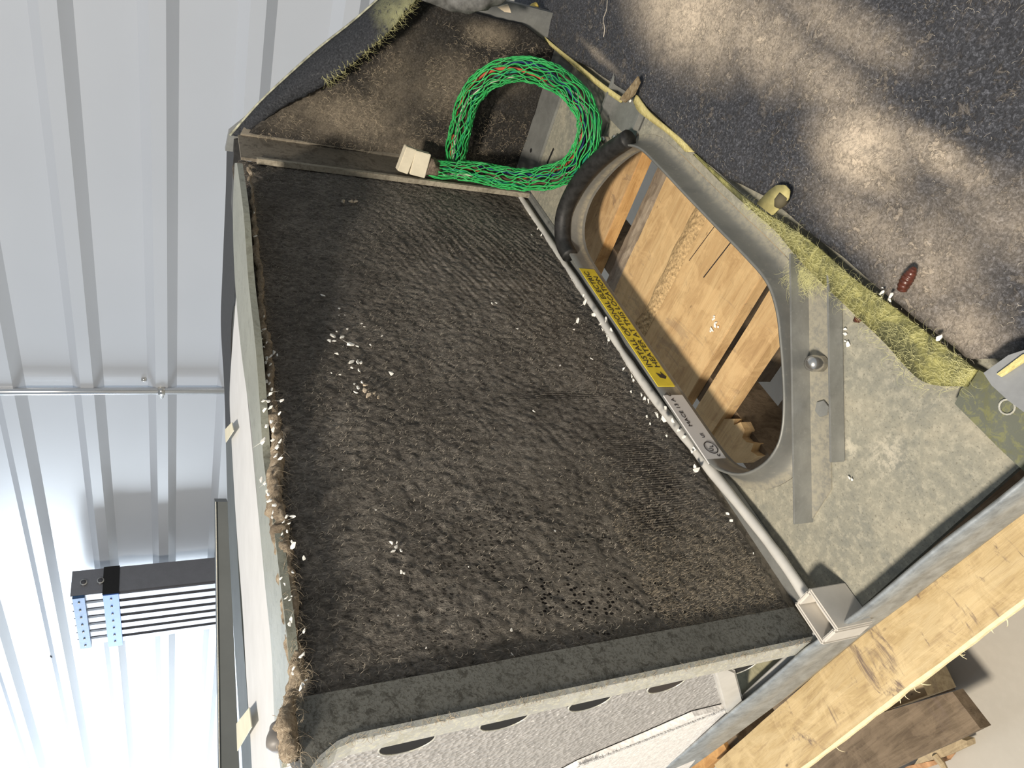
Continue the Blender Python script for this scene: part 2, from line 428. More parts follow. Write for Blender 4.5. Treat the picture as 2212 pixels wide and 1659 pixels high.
# ------------------------------------------------------------------ material lift mast beside the wall
MD = 2.30
def mp_(x, y, out=0):
    d = ray(x, y); return CAMP+d*((MD-out)/d.dot(WN))
c_tl = mp_(163, 1290)
zt_ = c_tl.z; zb_ = .0
f0 = c_tl.dot(WD); f1 = mp_(185, 1397).dot(WD); wdt = f1-f0
dpt = .16                                          # depth of the mast towards the wall
sdir = (WN*.92-WD*.10)
def mm(u, d, z): return WN*MD+WD*(f0+wdt*u)+sdir*(d*dpt)+Vector((0, 0, z))
t = thing('lift_mast', mm(.5, .5, 0), 'stack of silver aluminium lift mast sections with two blue riveted plates', 'lift')
zz = lambda x: mp_(x, 1345).z
z1 = zz(262); zbb = zz(228)
for i in range(7):
    u0 = i/7+.004; u1 = (i+1)/7-.008
    q = MB().hexa([mm(u0, .05, .0), mm(u1, .05, .0), mm(u1, 1, .0), mm(u0, 1, .0), mm(u0, .05, zz(160)), mm(u1, .05, zz(160)), mm(u1, 1, zz(160)), mm(u0, 1, zz(160))])
    u0 += .02; u1 -= .02
    q.hexa([mm(u0, -.02, .0), mm(u1, -.02, .0), mm(u1, .06, .0), mm(u0, .06, .0), mm(u0, -.02, z1), mm(u1, -.02, z1), mm(u1, .06, z1), mm(u0, .06, z1)])
    q.build('mast_section', ALU, t, bevel=.0012)
for i in range(6):
    u0 = (i+.62)/7+.03; u1 = (i+1.25)/7-.02
    MB().hexa([mm(u0, .03, zbb-.01), mm(u1, .03, zbb-.01), mm(u1, .05, zbb-.01), mm(u0, .05, zbb-.01), mm(u0, .03, zz(192)), mm(u1, .03, zz(192)), mm(u1, .05, zz(192)), mm(u0, .05, zz(192))]).build('slot', ALUD, t)
def plate(x0, x1, mat, nm, u1=1.0):
    za, zb2 = zz(x1), zz(x0)
    o = MB().hexa([mm(-.005, -.07, za), mm(u1, -.07, za), mm(u1, .04, za), mm(-.005, .04, za), mm(-.005, -.07, zb2), mm(u1, -.07, zb2), mm(u1, .04, zb2), mm(-.005, .04, zb2)]).build(nm, mat, t, bevel=.001)
    for i in range(7):
        c = mm((i+.5)/7, -.07, (za+zb2)/2)
        MB().tube([c+WN*.002, c-WN*.003, c-WN*.006], [.0055, .0055, .003], 10).build('rivet', STEEL, o, True)
plate(165, 191, BLUED, 'end_plate'); plate(229, 262, BLUE, 'clamp_plate', 1.04)
MB().hexa([mm(-.012, -.03, z1), mm(.0, -.03, z1), mm(.0, 1.01, z1), mm(-.012, 1.01, z1), mm(-.012, -.03, zbb), mm(.0, -.03, zbb), mm(.0, 1.01, zbb), mm(-.012, 1.01, zbb)]).build('black_band', BLACK, t)
for x in (182, 218):
    c = mm(-.004, .5, zz(x)-.01); n2 = sdir.cross(Vector((0, 0, 1))).normalized()
    o = MB().tube([c-n2*.008, c+n2*.008], .017, 16).build('hole_ring', STEEL, t, True)
    MB().tube([c-n2*.009, c+n2*.009], .012, 16).build('hole', ALUD, o, True)

# ------------------------------------------------------------------ dark steel bar behind the cabinet
def hp(x, y, D):
    d = ray(x, y); return CAMP+d*(D/Vector((d.x, d.y, 0)).y)
def bar(pts, D, th, name, mat):
    q = MB().prism([hp(x, y, D) for x, y in pts], Vector((0, th, 0))); return q.build(name, mat)
o = bar([(465, 1084), (492, 1084), (520, 1720), (474, 1720)], 1.72, .05, 'steel_bar', BEAMM)
tag(o, 'dark grey painted steel bar standing level behind the open cabinet', 'bar')
MB().prism([hp(x, y, 1.715) for x, y in [(465, 1084), (467, 1084), (476, 1720), (474, 1720)]], Vector((0, .005, 0))).build('pale_edge', ALUE, o)

# ------------------------------------------------------------------ air handler cabinet
unit = thing('air_handler', P(1.15, .9, -.07), 'opened air handler cabinet with galvanized base pan standing on the upper wood pallet', 'air handler')
# collar outline (on z = .05), counter-clockwise seen from above
cl = [(.72, .858), (.86, .860), (1.0, .860), (1.2, .860), (1.38, .858), (1.47, .845), (1.52, .80), (1.53, .73), (1.50, .65), (1.455, .58), (1.405, .53), (1.34, .503),
      (1.25, .499), (1.12, .500), (1.0, .500), (.90, .499), (.82, .503), (.765, .527), (.72, .563), (.683, .596), (.645, .634), (.617, .67), (.603, .705), (.604, .75), (.625, .80), (.665, .838)]
ring = [Vector((p.x, p.y)) for p in spline([(a, b, 0) for a, b in cl], 4, True)]
NR = len(ring)
def offs(d):
    out = []
    for i in range(NR):
        t_ = (ring[(i+1) % NR]-ring[i-1]).normalized(); n2 = Vector((t_.y, -t_.x))
        if n2.dot(ring[i]-Vector((1.05, .68))) < 0: n2 = -n2
        out.append(ring[i]+n2*d)
    return out
prof_c = [(.030, .0015), (.024, .003), (.016, .008), (.009, .018), (.004, .032), (.001, .046), (0, .050), (-.004, .049), (-.004, .03), (-.004, .0), (-.004, -.012)]
def backscale(i):                      # the back wall of the collar stands closer to the pan
    return 1.0
q = MB(); rows = []
for d, z in prof_c:
    off = offs(d); row = []
    for i_, p in enumerate(off):
        c0 = ring[i_]; near = .724*c0.x+.69*c0.y                    # the oblique side rises steeply behind the bracket
        k_ = 1-.85*max(0, min(1, (.945-near)/.03)) if d > 0 else 1
        p = c0.lerp(p, k_); row.append(P(p.x, min(p.y, .884), z))
    rows.append(row)
for r in rows: q.v += r
for j in range(len(rows)-1):
    for i in range(NR): q.f.append((j*NR+i, j*NR+(i+1) % NR, (j+1)*NR+(i+1) % NR, (j+1)*NR+i))
# pan with the hole
hole = [(p.x, min(p.y, .884)) for p in offs(.030)]
def sheet_with_hole(outer, hole, z, th, name, mat, parent):
    bm = bmesh.new(); org = wpos(parent)
    es = []
    for loop in (outer, hole):
        vs = [bm.verts.new(P(a, b, z)-org) for a, b in loop]
        es += [bm.edges.new((vs[i], vs[(i+1) % len(vs)])) for i in range(len(vs))]
    bmesh.ops.triangle_fill(bm, use_beauty=True, use_dissolve=False, edges=es)
    ret = bmesh.ops.extrude_face_region(bm, geom=list(bm.faces))
    for v in [g for g in ret['geom'] if isinstance(g, bmesh.types.BMVert)]: v.co.z -= th*S
    bmesh.ops.recalc_face_normals(bm, faces=bm.faces)
    me = bpy.data.meshes.new(name); bm.to_mesh(me); bm.free(); me.materials.append(mat)
    o = bpy.data.objects.new(name, me); COL.objects.link(o); o.parent = parent; return o
pan = sheet_with_hole([(.322, -.37), (2.02, -.37), (2.02, 1.02), (.345, 1.02)], hole, 0, .010, 'base_pan', PAN, unit)
col = q.build('supply_collar', COLLAR, pan, True)
# label stickers on the collar's far wall, facing the opening
yel = MB().box(.925, 1.375, .8535, .8555, .002, .047).build('heater_label', YEL, col)
tag(yel, 'yellow sticker reading INSTALL OPTIONAL ELECTRIC HEATER AT THIS LOCATION')
whl = MB().box(.700, .895, .8525, .8555, .000, .050).build('rating_label', WLAB, col)
tag(whl, 'white sticker with a circled safety mark')
def text(s_, a, b, z, h, parent, name='printed_text', face='-b', sx=1.0, shear=0.0, mat=INK, rot=0.0):
    cu = bpy.data.curves.new(name, 'FONT'); cu.body = s_; cu.size = h*S; cu.shear = shear; cu.extrude = .00015; cu.resolution_u = 3
    tmp = bpy.data.objects.new('tmp', cu); COL.objects.link(tmp)
    bpy.context.view_layer.update()
    me = bpy.data.meshes.new_from_object(tmp.evaluated_get(bpy.context.evaluated_depsgraph_get()))
    bpy.data.objects.remove(tmp, do_unlink=True)
    R = Matrix((VA, Vector((0, 0, 1)), -VB)).transposed().to_4x4()       # text x along +a, up = z, facing -b
    me.transform(Matrix.Translation(P(a, b, z)-wpos(parent)) @ R @ Matrix.Rotation(rot, 4, 'Z') @ Matrix.Diagonal((sx, 1, 1, 1)))
    me.materials.clear(); me.materials.append(mat)
    o = bpy.data.objects.new(name, me); COL.objects.link(o); o.parent = parent; return o
text('INSTALL OPTIONAL ELECTRIC', .985, .8530, .0275, .0195, yel, sx=1.42)
text('HEATER AT THIS LOCATION', .985, .8530, .0075, .0195, yel, sx=1.42)
MB().prism([P(.955, .8532, .008), P(.972, .8532, .016), P(.962, .8532, .018), P(.968, .8532, .030), P(.952, .8532, .026), P(.948, .8532, .014)], -VB*.0002).build('arrow_mark', INK, yel)
text('MACE 13 A C', .800, .8520, .030, .013, whl, sx=1.35)
text('c', .716, .8520, .010, .016, whl)
text('US', .768, .8520, .017, .011, whl)
text('U', .731, .8520, .018, .014, whl, sx=.8)
text('L', .741, .8520, .013, .014, whl, sx=.8)
# ring around the mark
cc = [P(.7405+.0155*math.cos(x), .8520, .0205+.0145*math.sin(x)) for x in [2*math.pi*i/36 for i in range(37)]]
MB().tube(cc, .0006, 6, False).build('mark_circle', INK, whl)

# foam edge trim over the collar's far end
hp2 = [(1.395, .508, .045), (1.45, .575, .052), (1.495, .645, .055), (1.525, .72, .055), (1.528, .79, .054), (1.49, .845, .050), (1.44, .858, .045)]
hp2 = [P(*p) for p in hp2]
tr = MB().tube(spline(hp2, 8), [.0135]*49, 14).build('foam_edge_trim', BLK, None, True)
tag(tr, 'short black foam tube pushed over the collar rim beside the green harness', 'edge trim')
def fibers(name, n, pt, nrm, mat, parent, L=(.004, .012), wd=.00022, lift=.0012, curl=1.0, seed=1, dirv=None, jit=1.0, label=None):
    rnd = random.Random(seed); q = MB()
    for _ in range(n):
        p = pt(rnd)
        if p is None: continue
        p = Vector(p); nn = nrm
        t1 = nn.orthogonal().normalized(); t2 = nn.cross(t1)
        if dirv is not None: d0 = (dirv+(t1*rnd.uniform(-1, 1)+t2*rnd.uniform(-1, 1))*jit).normalized()
        else:
            th = rnd.uniform(0, 2*math.pi); d0 = t1*math.cos(th)+t2*math.sin(th)
        ll = rnd.uniform(*L); k_ = rnd.uniform(-1, 1)*curl; hh = rnd.uniform(.2, 1)*lift
        pts = []; d = d0.copy(); c_ = p.copy(); ns = 5
        for i in range(ns+1):
            f = i/ns
            pts.append(c_+nn*(hh*4*f*(1-f)+.0003))
            d = (d+nn.cross(d)*(k_*.6)+(t1*rnd.uniform(-.25, .25)+t2*rnd.uniform(-.25, .25))).normalized(); c_ = c_+d*(ll/ns)
        b_ = len(q.v)
        for i, c2 in enumerate(pts):
            tg = (pts[min(i+1, ns)]-pts[max(i-1, 0)]).normalized(); sd = tg.cross(nn).normalized()*wd*(1-.7*i/ns)
            q.v += [c2-sd, c2+sd]
        for i in range(ns): q.f.append((b_+2*i, b_+2*i+1, b_+2*i+3, b_+2*i+2))
    me = bpy.data.meshes.new(name); org = wpos(parent)
    me.from_pydata([tuple(v-org) for v in q.v], [], q.f); me.materials.append(mat)
    o = bpy.data.objects.new(name, me); COL.objects.link(o); o.parent = parent
    o['kind'] = 'stuff'
    return o

# diagonal bracket on the pan
dg = Vector((-.690, .724, 0)); nd = Vector((.724, .690, 0))
def DP(s_, off, z):                     # along the diagonal from its far end / towards the camera
    return P(.842-.690*s_-.724*off, .470+.724*s_-.690*off, z)
def dslab(s0, s1, o0, o1, z0, z1, s1b=None):
    s1b = s1 if s1b is None else s1b
    return MB().hexa([DP(s0, o0, z0), DP(s0, o1, z0), DP(s1b, o1, z0), DP(s1, o0, z0), DP(s0, o0, z1), DP(s0, o1, z1), DP(s1b, o1, z1), DP(s1, o0, z1)])
br = dslab(0, .462, .040, .0435, -.001, .045).build('diagonal_bracket', GALV, unit, bevel=.0006)
dslab(.0, .455, .0435, .084, -.001, .003, .40).build('flange', COLLAR, br)
br2 = dslab(.045, .352, .108, .1115, .002, .035).build('raised_strip', GALV, unit, bevel=.0006)
dslab(.045, .352, .084, .108, .0, .003).build('fold', COLLAR, br2)
c = G(1765, 785, .016); up_ = Vector((0, 0, 1))
b_ = MB().tube([c-up_*.006, c+up_*.006, c+up_*.011, c+up_*.0135], [.0090, .0090, .0075, .003], 14).build('bolt', STEEL, br, True)
c = G(1777, 883, .006)
MB().tube([c, c+up_*.0016], .009, 6).build('hex_nut', GALV, br)
# raised flat near the end panel, with a punched hole and two slots
ln = MB().box(1.845, 1.995, .20, .895, -.001, .008).build('end_flange', GALV, pan, bevel=.001)
c = G(1147, 325, .0085); MB().tube([c, c+up_*.0005], .004, 10).build('punched_hole', BLACK, ln)
for (x0, y0, x1, y1) in ((1196, 321, 1182, 353), (1183, 388, 1176, 413)):
    p0, p1 = G(x0, y0, .001), G(x1, y1, .001); sd = (p1-p0).cross(up_).normalized()*.0022
    MB().prism([p0-sd, p0+sd, p1+sd, p1-sd], up_*.0006).build('slot', BLACK, pan)
# cross channel between liner and collar
ch = MB()
ch.box(1.575, 1.585, .42, .60, 0, .030); ch.box(1.43, 1.440, .42, .50, 0, .020); ch.box(1.43, 1.58, .42, .53, -.001, .006)
ch.build('cross_channel', GALV, unit, bevel=.0006)
for (b0, b1) in ((.655, .71), (.80, .84)): MB().box(1.575, 1.585, b0, b1, 0, .030).build('channel_tab', GALV, unit)
for (x, y, r_) in ((1305, 302, .006), (1331, 298, .005)):
    c = G(x, y, .012); MB().tube([c-up_*.008, c, c+up_*.004, c+up_*.007], [r_, r_, r_*.9, r_*.4], 10).build('channel_screw', STEEL, unit, True)

# front rail with lip and skirt (the side nearest the loose board)
rl = MB()
N_ = 60
RA = [(-.4, .285), (.0, .287), (.44, .298), (.57, .308), (.77, .318), (.91, .327), (1.14, .332), (1.4, .347), (1.76, .369)]
def railrow(i):
    b = -.37+(1.75+.37)*i/N_
    wv = .003*math.sin(b*7)+.001*math.sin(b*23)
    a0 = next(y0+(y1-y0)*(b-x0)/(x1-x0) for (x0, y0), (x1, y1) in zip(RA, RA[1:]) if b <= x1)
    return [P(a0+.010, b, -.004), P(a0+.008+wv, b, .056), P(a0+.004+wv, b, .061), P(a0+wv, b, .055), P(a0+.001, b, .005), P(a0+.002+wv*.5, b, -.020), P(a0-.001, b, -.040), P(a0+.018, b, -.116), P(a0+.026, b, -.118)]
for i in range(N_+1): rl.v += railrow(i)
for i in range(N_):
    for j in range(8): rl.f.append((i*9+j, i*9+j+1, (i+1)*9+j+1, (i+1)*9+j))
rail = rl.build('base_rail', GALV2, unit, True)

# coil drain pan lip along the coil foot
lip = spline([P(1.93, .915, .03), P(1.82, .906, .032), P(1.30, .902, .032), P(1.0, .900, .032), P(.75, .880, .032), P(.51, .856, .032), P(.39, .856, .03)], 10)
dp = MB().tube(lip, [.0060+.0020*noise.noise(p*30) for p in lip], 10).build('drain_pan_rim', RIMW, unit, True)
MB().box(.36, 1.93, .905, .915, .0, .05).build('drain_pan_wall', DUSTM, dp)
MB().hexa([P(.40, .868, .002), P(1.85, .886, .002), P(1.85, .915, .002), P(.40, .915, .002), P(.40, .872, .010), P(1.85, .89, .010), P(1.85, .915, .010), P(.40, .915, .010)]).build('drain_trough', GALV, dp)
# white plastic drain box at the near corner
bq = MB()
a0, a1, b0, b1, zt2 = .312, .386, .795, .842, .082
tw = .007
bq.box(a0, a1, b0, b0+tw, 0, zt2); bq.box(a0, a1, b1-tw, b1, 0, zt2); bq.box(a0, a0+tw, b0+tw, b1-tw, 0, zt2); bq.box(a1-tw, a1, b0+tw, b1-tw, 0, zt2); bq.box(a0+tw, a1-tw, b0+tw, b1-tw, 0, .045)
bq.build('drain_box', BOXW, unit, bevel=.0015)

# end panel, its liner and the folded flap
wallp = [(.90, 0), (.93, 0), (.93, .865), (.905, .855), (.47, .45), (.46, .0)]
ep = MB().prism([P(2.005, b, z) for b, z in [(.42, -.01), (.96, -.01), (.96, .865), (.905, .858), (.46, .452), (.42, .35)]], VA*.012).build('end_panel', GALV, unit)
LINW = m_liner('end_liner_dust', [(2, .80, 1, .10, .4, .55, .26, .95), (2, .66, 1, .12, .5, .28, .17, .7), (2, .62, 1, .05, .4, .12, .10, .4), (2, .86, 1, .06, .4, .35, .3, .7), (2, .505, 1, .04, .4, .21, .10, 1.0), (2, .72, 1, .2, .5, .45, .1, .5)],
               dust=(.22, .185, .14), base=(.028, .026, .024), flake=.6, zmode=True)
lw = []; NB, NZ = 46, 70
q = MB()
for i in range(NB+1):
    for j in range(NZ+1):
        b = .505+(.892-.505)*i/NB; zmax = .448+(.83-.448)*(b-.469)/(.905-.469)
        z = .004+(zmax-.004)*j/NZ
        bb = b-(.04*(z/.45) if i == 0 else 0)*0
        pull = (.505-.462)*(min(z, .12)/.12)*(1-i/NB)
        p = P(1.975, b-pull, z)
        d = .010*noise.noise(Vector((b*5, z*4, 0)))+.005*noise.noise(Vector((b*16, z*11, 3)))+.002*noise.noise(Vector((b*50, z*50, 3)))
        q.v.append(p-VA*(S*(.006+d)))
for i in range(NB):
    for j in range(NZ): q.f.append((i*(NZ+1)+j, (i+1)*(NZ+1)+j, (i+1)*(NZ+1)+j+1, i*(NZ+1)+j+1))
e0 = len(q.v)
o = q.build('end_panel_liner', LINW, None, True)
sol = o.modifiers.new('thickness', 'SOLIDIFY'); sol.thickness = .012; sol.offset = 1 if True else -1
tag(o, 'black insulation liner coated in brown dust on the upright panel behind the green harness', 'insulation')
lining = o
def pt_l(rnd):
    b = rnd.uniform(.50, .885); zm = .44+(.82-.44)*(b-.469)/(.905-.469); z = rnd.uniform(.02, zm)
    if noise.noise(Vector((b*7, z*6, 9))) < -.12: return None
    return P(1.955-.006, b, z)
fibers('dust_fibers', 2300, pt_l, -VA, DFIBD, lining, (.004, .012), .0002, .003, 1.4, 3, Vector((0, 0, -1))*.6-VB*.5, .8)
# flap : ribbon between the panel's top edge and a ragged lower edge hanging forward
top = [(497, 292, 2.0), (560, 222, 1.995), (620, 165, 1.99), (690, 103, 1.985), (760, 48, 1.98), (815, 0, 1.975), (870, -50, 1.97), (930, -105, 1.965)]
low = [(520, 296, 1.985), (600, 240, 1.955), (668, 203, 1.93), (722, 170, 1.905), (790, 112, 1.88), (845, 62, 1.865), (885, 12, 1.85), (940, -50, 1.85)]
tp = spline([QA(*p) for p in top], 8); lp_ = spline([QA(*p) for p in low], 8)
q = MB(); n1 = len(tp); K = 8
for i in range(n1):
    for k in range(K+1):
        f = k/K; p = tp[i].lerp(lp_[i], f)
        if k == K: p = p+Vector((0, 0, .006*noise.noise(Vector((i*.9, 0, 0)))))-VB*.004*noise.noise(Vector((i*1.7, 5, 0)))
        q.v.append(p-VA*(.010*math.sin(math.pi*f))*min(1, i/12)+Vector((0, 0, .010*math.sin(math.pi*f)*min(1, i/12)))+VA*.0015*noise.noise(Vector((i*.8, f*6, 2))))
for i in range(n1-1):
    for k in range(K): q.f.append((i*(K+1)+k, (i+1)*(K+1)+k, (i+1)*(K+1)+k+1, i*(K+1)+k+1))
def m_flap():
    k = M('folded_liner_flap'); f = k.noise(300, 3, .7); f2 = k.noise(55, 5, .75, 2.4, v=k.vec((1, .6, 1)))
    c = k.ramp(f, [(.3, (.016, .017, .02)), (.6, (.045, .048, .055)), (.8, (.11, .11, .11))])
    g = k.math('MAXIMUM', k.blob(1.90, .61, 1, .10, .30, 22, z=.50, rz=.05), k.blob(1.92, .50, 1, .11, .30, 22, z=.42, rz=.13))
    c = k.mix(k.math('MULTIPLY', g, k.rng(f2, .36, .48)), c, (.60, .60, .30))
    return k.out(c, .85, 0, k.bump(k.math('ADD', f, f2), .6, .003), .2)
flap = q.build('folded_flap', m_flap(), lining, True)
s_ = flap.modifiers.new('thickness', 'SOLIDIFY'); s_.thickness = .004
MB().tube(tp, .0022, 6).build('torn_edge', plain('torn_pale_edge', (.35, .35, .27), .8, 0, .2, .5, 90, .5), flap, True)
def pt_f(rnd):
    i = rnd.randrange(22, n1-4); f = rnd.choice((rnd.uniform(.1, .95), rnd.uniform(.6, 1.0))); return tp[i].lerp(lp_[i], f)-VA*.016*math.sin(math.pi*f)
fibers('fiberglass_strands', 500, pt_f, (-VA+Vector((0, 0, .6))).normalized(), FIBL, flap, (.006, .022), .00014, .003, .8, 5, VB*.6-Vector((0, 0, .7)), .5)
# corner post between the end panel and the coil
cp_ = MB().hexa([P(1.962, .884, .01), P(1.985, .874, .01), P(1.99, .90, .01), P(1.968, .90, .01), P(1.962, .884, .832), P(1.985, .874, .822), P(1.99, .90, .822), P(1.968, .90, .832)])
post = cp_.build('corner_post', m_stained('dusty_light_post', (.31, .275, .22), (.20, .17, .13), .5, 40), unit)
MB().box(1.835, 1.965, .890, .898, .01, .838).build('post_face', DUSTM, post)
MB().box(1.826, 1.836, .884, .899, .01, .80).build('bright_edge', m_stained('bright_dusty_edge', (.42, .38, .30), (.20, .17, .13), .5, 40), post)

# ------------------------------------------------------------------ evaporator coil
coil = thing('evaporator_coil', P(1.1, .95, .01), 'large upright evaporator coil matted all over with dark brown lint', 'coil')
q = MB(); NA, NZ = 300, 180
A0, A1, Z0, Z1 = .395, 1.845, .028, .858
for i in range(NA+1):
    for j in range(NZ+1):
        a = A0+(A1-A0)*i/NA; z = Z0+(Z1-Z0)*j/NZ
        d = .0025*noise.noise(Vector((a*9, z*9, 0)))+.0011*noise.noise(Vector((a*34, z*26, 4)))+.0024*noise.noise(Vector((a*90, z*70, 8)))+.0016*noise.noise(Vector((a*210, z*190, 8)))
        # sag ridges at far lower corner
        w1 = math.exp(-((a-1.5)/.32)**2-((z-.26)/.30)**2)
        d += w1*.0007*math.sin((z-a*.36)*2*math.pi/.034)
        edge = max(0, 1-(Z1-z)/.035)
        d -= .02*edge*edge
        q.v.append(P(a, .9045, z)-VB*(S*(d+.001)))
for i in range(NA):
    for j in range(NZ): q.f.append((i*(NZ+1)+j, (i+1)*(NZ+1)+j, (i+1)*(NZ+1)+j+1, i*(NZ+1)+j+1))
face = q.build('lint_face', LINT, coil, True)
MB().box(A0, A1, .920, 1.03, .02, .855).build('fin_pack', plain('fin_pack_grey', (.10, .10, .095), .5, .3, .4, .2, 50), coil)
def pt_c(rnd):
    a = rnd.uniform(.41, 1.84); z = rnd.uniform(.04, .85)
    if noise.noise(Vector((a*4, z*4, 2))) < rnd.uniform(-.5, .15): return None
    return P(a, .9045, z)-VB*.0022
fibers('lint_strands', 16000, pt_c, -VB, LFIB, coil, (.003, .008), .00014, .0022, 1.2, 11, Vector((0, 0, -.8))-VA*.5, .9)
def pt_c2(rnd):
    a = .40+abs(rnd.gauss(0, .16)); z = rnd.uniform(.05, .30)+.5*0
    if a > .9: return None
    return P(a, .9045, z*(1-.0))-VB*.0025
fibers('tan_strands', 2500, pt_c2, -VB, DFIBD, coil, (.004, .010), .00016, .0025, .8, 12, Vector((0, 0, -1))-VA*.35, .35)
# near end plate: web, pale edge and return bends' knock-outs
web = MB()
for i in range(40):
    z0_, z1_ = i/40, (i+1)/40
    def wa(z): return .845*z, (.343-.0*z), (.402+.008*z)
    zA = .03+.835*z0_; zB = .03+.835*z1_
    fl0 = max(0, (zA-.80)/.065)**2*.035; fl1 = max(0, (zB-.80)/.065)**2*.035
    web.hexa([P(.345-fl0, .888, zA), P(.405, .893, zA), P(.405, .903, zA), P(.345-fl0, .898, zA), P(.345-fl1, .888, zB), P(.405, .893, zB), P(.405, .903, zB), P(.345-fl1, .898, zB)])
web.build('end_plate', ENDPL, coil)
edge = MB()
for i in range(40):
    zA = .03+.835*i/40; zB = .03+.835*(i+1)/40
    fl0 = max(0, (zA-.80)/.065)**2*.035; fl1 = max(0, (zB-.80)/.065)**2*.035
    edge.hexa([P(.338-fl0, .886, zA), P(.346-fl0, .886, zA), P(.346-fl0, .928, zA), P(.338-fl0, .928, zA), P(.338-fl1, .886, zB), P(.346-fl1, .886, zB), P(.346-fl1, .928, zB), P(.338-fl1, .928, zB)])
edge.build('plate_edge', ALUE, coil)
fringe = [P(.340-max(0, (z-.80)/.065)**2*.035, .887, z) for z in [.04+.82*i/80 for i in range(81)]]
def pt_e(rnd): return fringe[rnd.randrange(81)]+Vector((0, 0, rnd.uniform(-.004, .004)))
fibers('edge_lint', 420, pt_e, (-VB-VA).normalized(), DFIBD, coil, (.003, .008), .0002, .002, 1.3, 15)
# dust ridge along the coil's top
def ridge_pts():
    px = [(538, 362), (545, 420), (550, 480), (554, 540), (560, 600), (566, 660), (572, 720), (578, 780), (584, 840), (590, 900), (597, 960), (596, 1010), (592, 1060), (603, 1110), (606, 1150), (614, 1200), (620, 1250), (626, 1300), (630, 1350), (634, 1400), (640, 1440), (640, 1480), (622, 1530), (620, 1590), (628, 1640)]
    return [QB(x, y, .892) for x, y in px]
rp = spline(ridge_pts(), 12)
rr = []
for i, p in enumerate(rp):
    f = i/len(rp); base = .0022+.0045*min(1, f/.5)
    if f > .93: base *= 1.2
    rr.append(base*(1+.35*noise.noise(p*25)+.30*noise.noise(p*90)))
q = MB(); q.tube(rp, rr, 14)
for i, v in enumerate(q.v): q.v[i] = v+Vector((noise.noise(v*220), noise.noise(v*220+Vector((9, 0, 0))), noise.noise(v*220+Vector((0, 9, 0)))))*.0022+Vector((noise.noise(v*50), noise.noise(v*50+Vector((9, 0, 0))), noise.noise(v*50+Vector((0, 9, 0)))))*.0045
q.build('dust_ridge', DRIDGE, coil, True)
def pt_r(rnd):
    i = rnd.randrange(len(rp)); return rp[i]+Vector((rnd.uniform(-1, 1), rnd.uniform(-1, 1), rnd.uniform(-1, 1)))*rr[i]
fibers('ridge_fibers', 1800, pt_r, (-VB+Vector((0, 0, .5))).normalized(), DFIBD, coil, (.004, .014), .00018, .004, 1.0, 17, Vector((0, 0, -1)), .6)

# ------------------------------------------------------------------ roof-side strips above and behind the coil
def strip(left, right, z, th, name, mat, parent=None, steps=8):
    L = spline([G(x, y, z) for x, y in left], steps); R = spline([G(x, y, z) for x, y in right], steps)
    q = MB(); n = len(L)
    for a, b in zip(L, R): q.v += [a, b, b-up_*(th*S), a-up_*(th*S)]
    for i in range(n-1):
        for j in range(4): q.f.append((4*i+j, 4*i+(j+1) % 4, 4*i+4+(j+1) % 4, 4*i+4+j))
    q.f += [(0, 1, 2, 3), (4*n-4, 4*n-1, 4*n-2, 4*n-3)]
    return q.build(name, mat, parent)
gs = strip([(507, 352), (503, 460), (507, 600), (520, 750), (540, 900), (549, 1000), (560, 1130), (572, 1260), (586, 1400), (592, 1540), (600, 1620), (606, 1659)],
           [(512, 352), (526, 460), (536, 600), (552, 750), (563, 900), (570, 1000), (590, 1130), (606, 1260), (622, 1400), (624, 1500), (612, 1600), (610, 1659)], .866, .012, 'coil_top_strip', GREENS, unit)
fs = strip([(510, 640), (503, 730), (496, 850), (500, 950), (507, 1080), (515, 1200), (524, 1320), (532, 1460), (540, 1580), (545, 1680)],
           [(513, 640), (521, 740), (533, 850), (543, 950), (555, 1080), (567, 1200), (580, 1320), (590, 1460), (600, 1580), (640, 1680)], .860, .02, 'foam_strip', FOAMT)
tag(fs, 'long white foam strip lying on top of the cabinet behind the coil', 'foam strip')
strip([(489, 600), (486, 800), (489, 1000), (494, 1150), (501, 1300), (510, 1450), (520, 1600), (525, 1680)],
      [(508, 600), (502, 800), (505, 1000), (511, 1150), (519, 1300), (530, 1450), (541, 1600), (548, 1680)], .842, .03, 'top_rail', TRIM, unit)
strip([(490, 300), (488, 400), (484, 500), (480, 600), (477, 700), (484, 830), (487, 930)],
      [(506, 300), (503, 400), (507, 500), (509, 600), (500, 700), (498, 830), (497, 930)], .845, .03, 'black_seam_liner', BLK, unit)
for pts, nm in (([(487, 928), (502, 912), (506, 930), (489, 956)], 'upper'), ([(512, 1563), (540, 1528), (545, 1570), (514, 1622)], 'lower')):
    q = MB().prism([G(x, y, .872) for x, y in pts], up_*.001)
    o = q.build('masking_tape_piece', TAPE)
    tag(o, 'torn cream masking tape piece over the trim '+('near the wall conduit' if nm == 'upper' else 'beside the near end of the dark bar'), 'tape')
# grey plug at the near corner
o = MB().tube(spline([QB(612, 1560, .90), QB(603, 1590, .90), QB(600, 1622, .90)], 5), [.004, .0065, .008, .0085, .008, .0085, .009, .009, .0085, .0065, .004], 12).build('rubber_grommet', plain('grey_rubber', (.16, .15, .14), .5), unit, True)

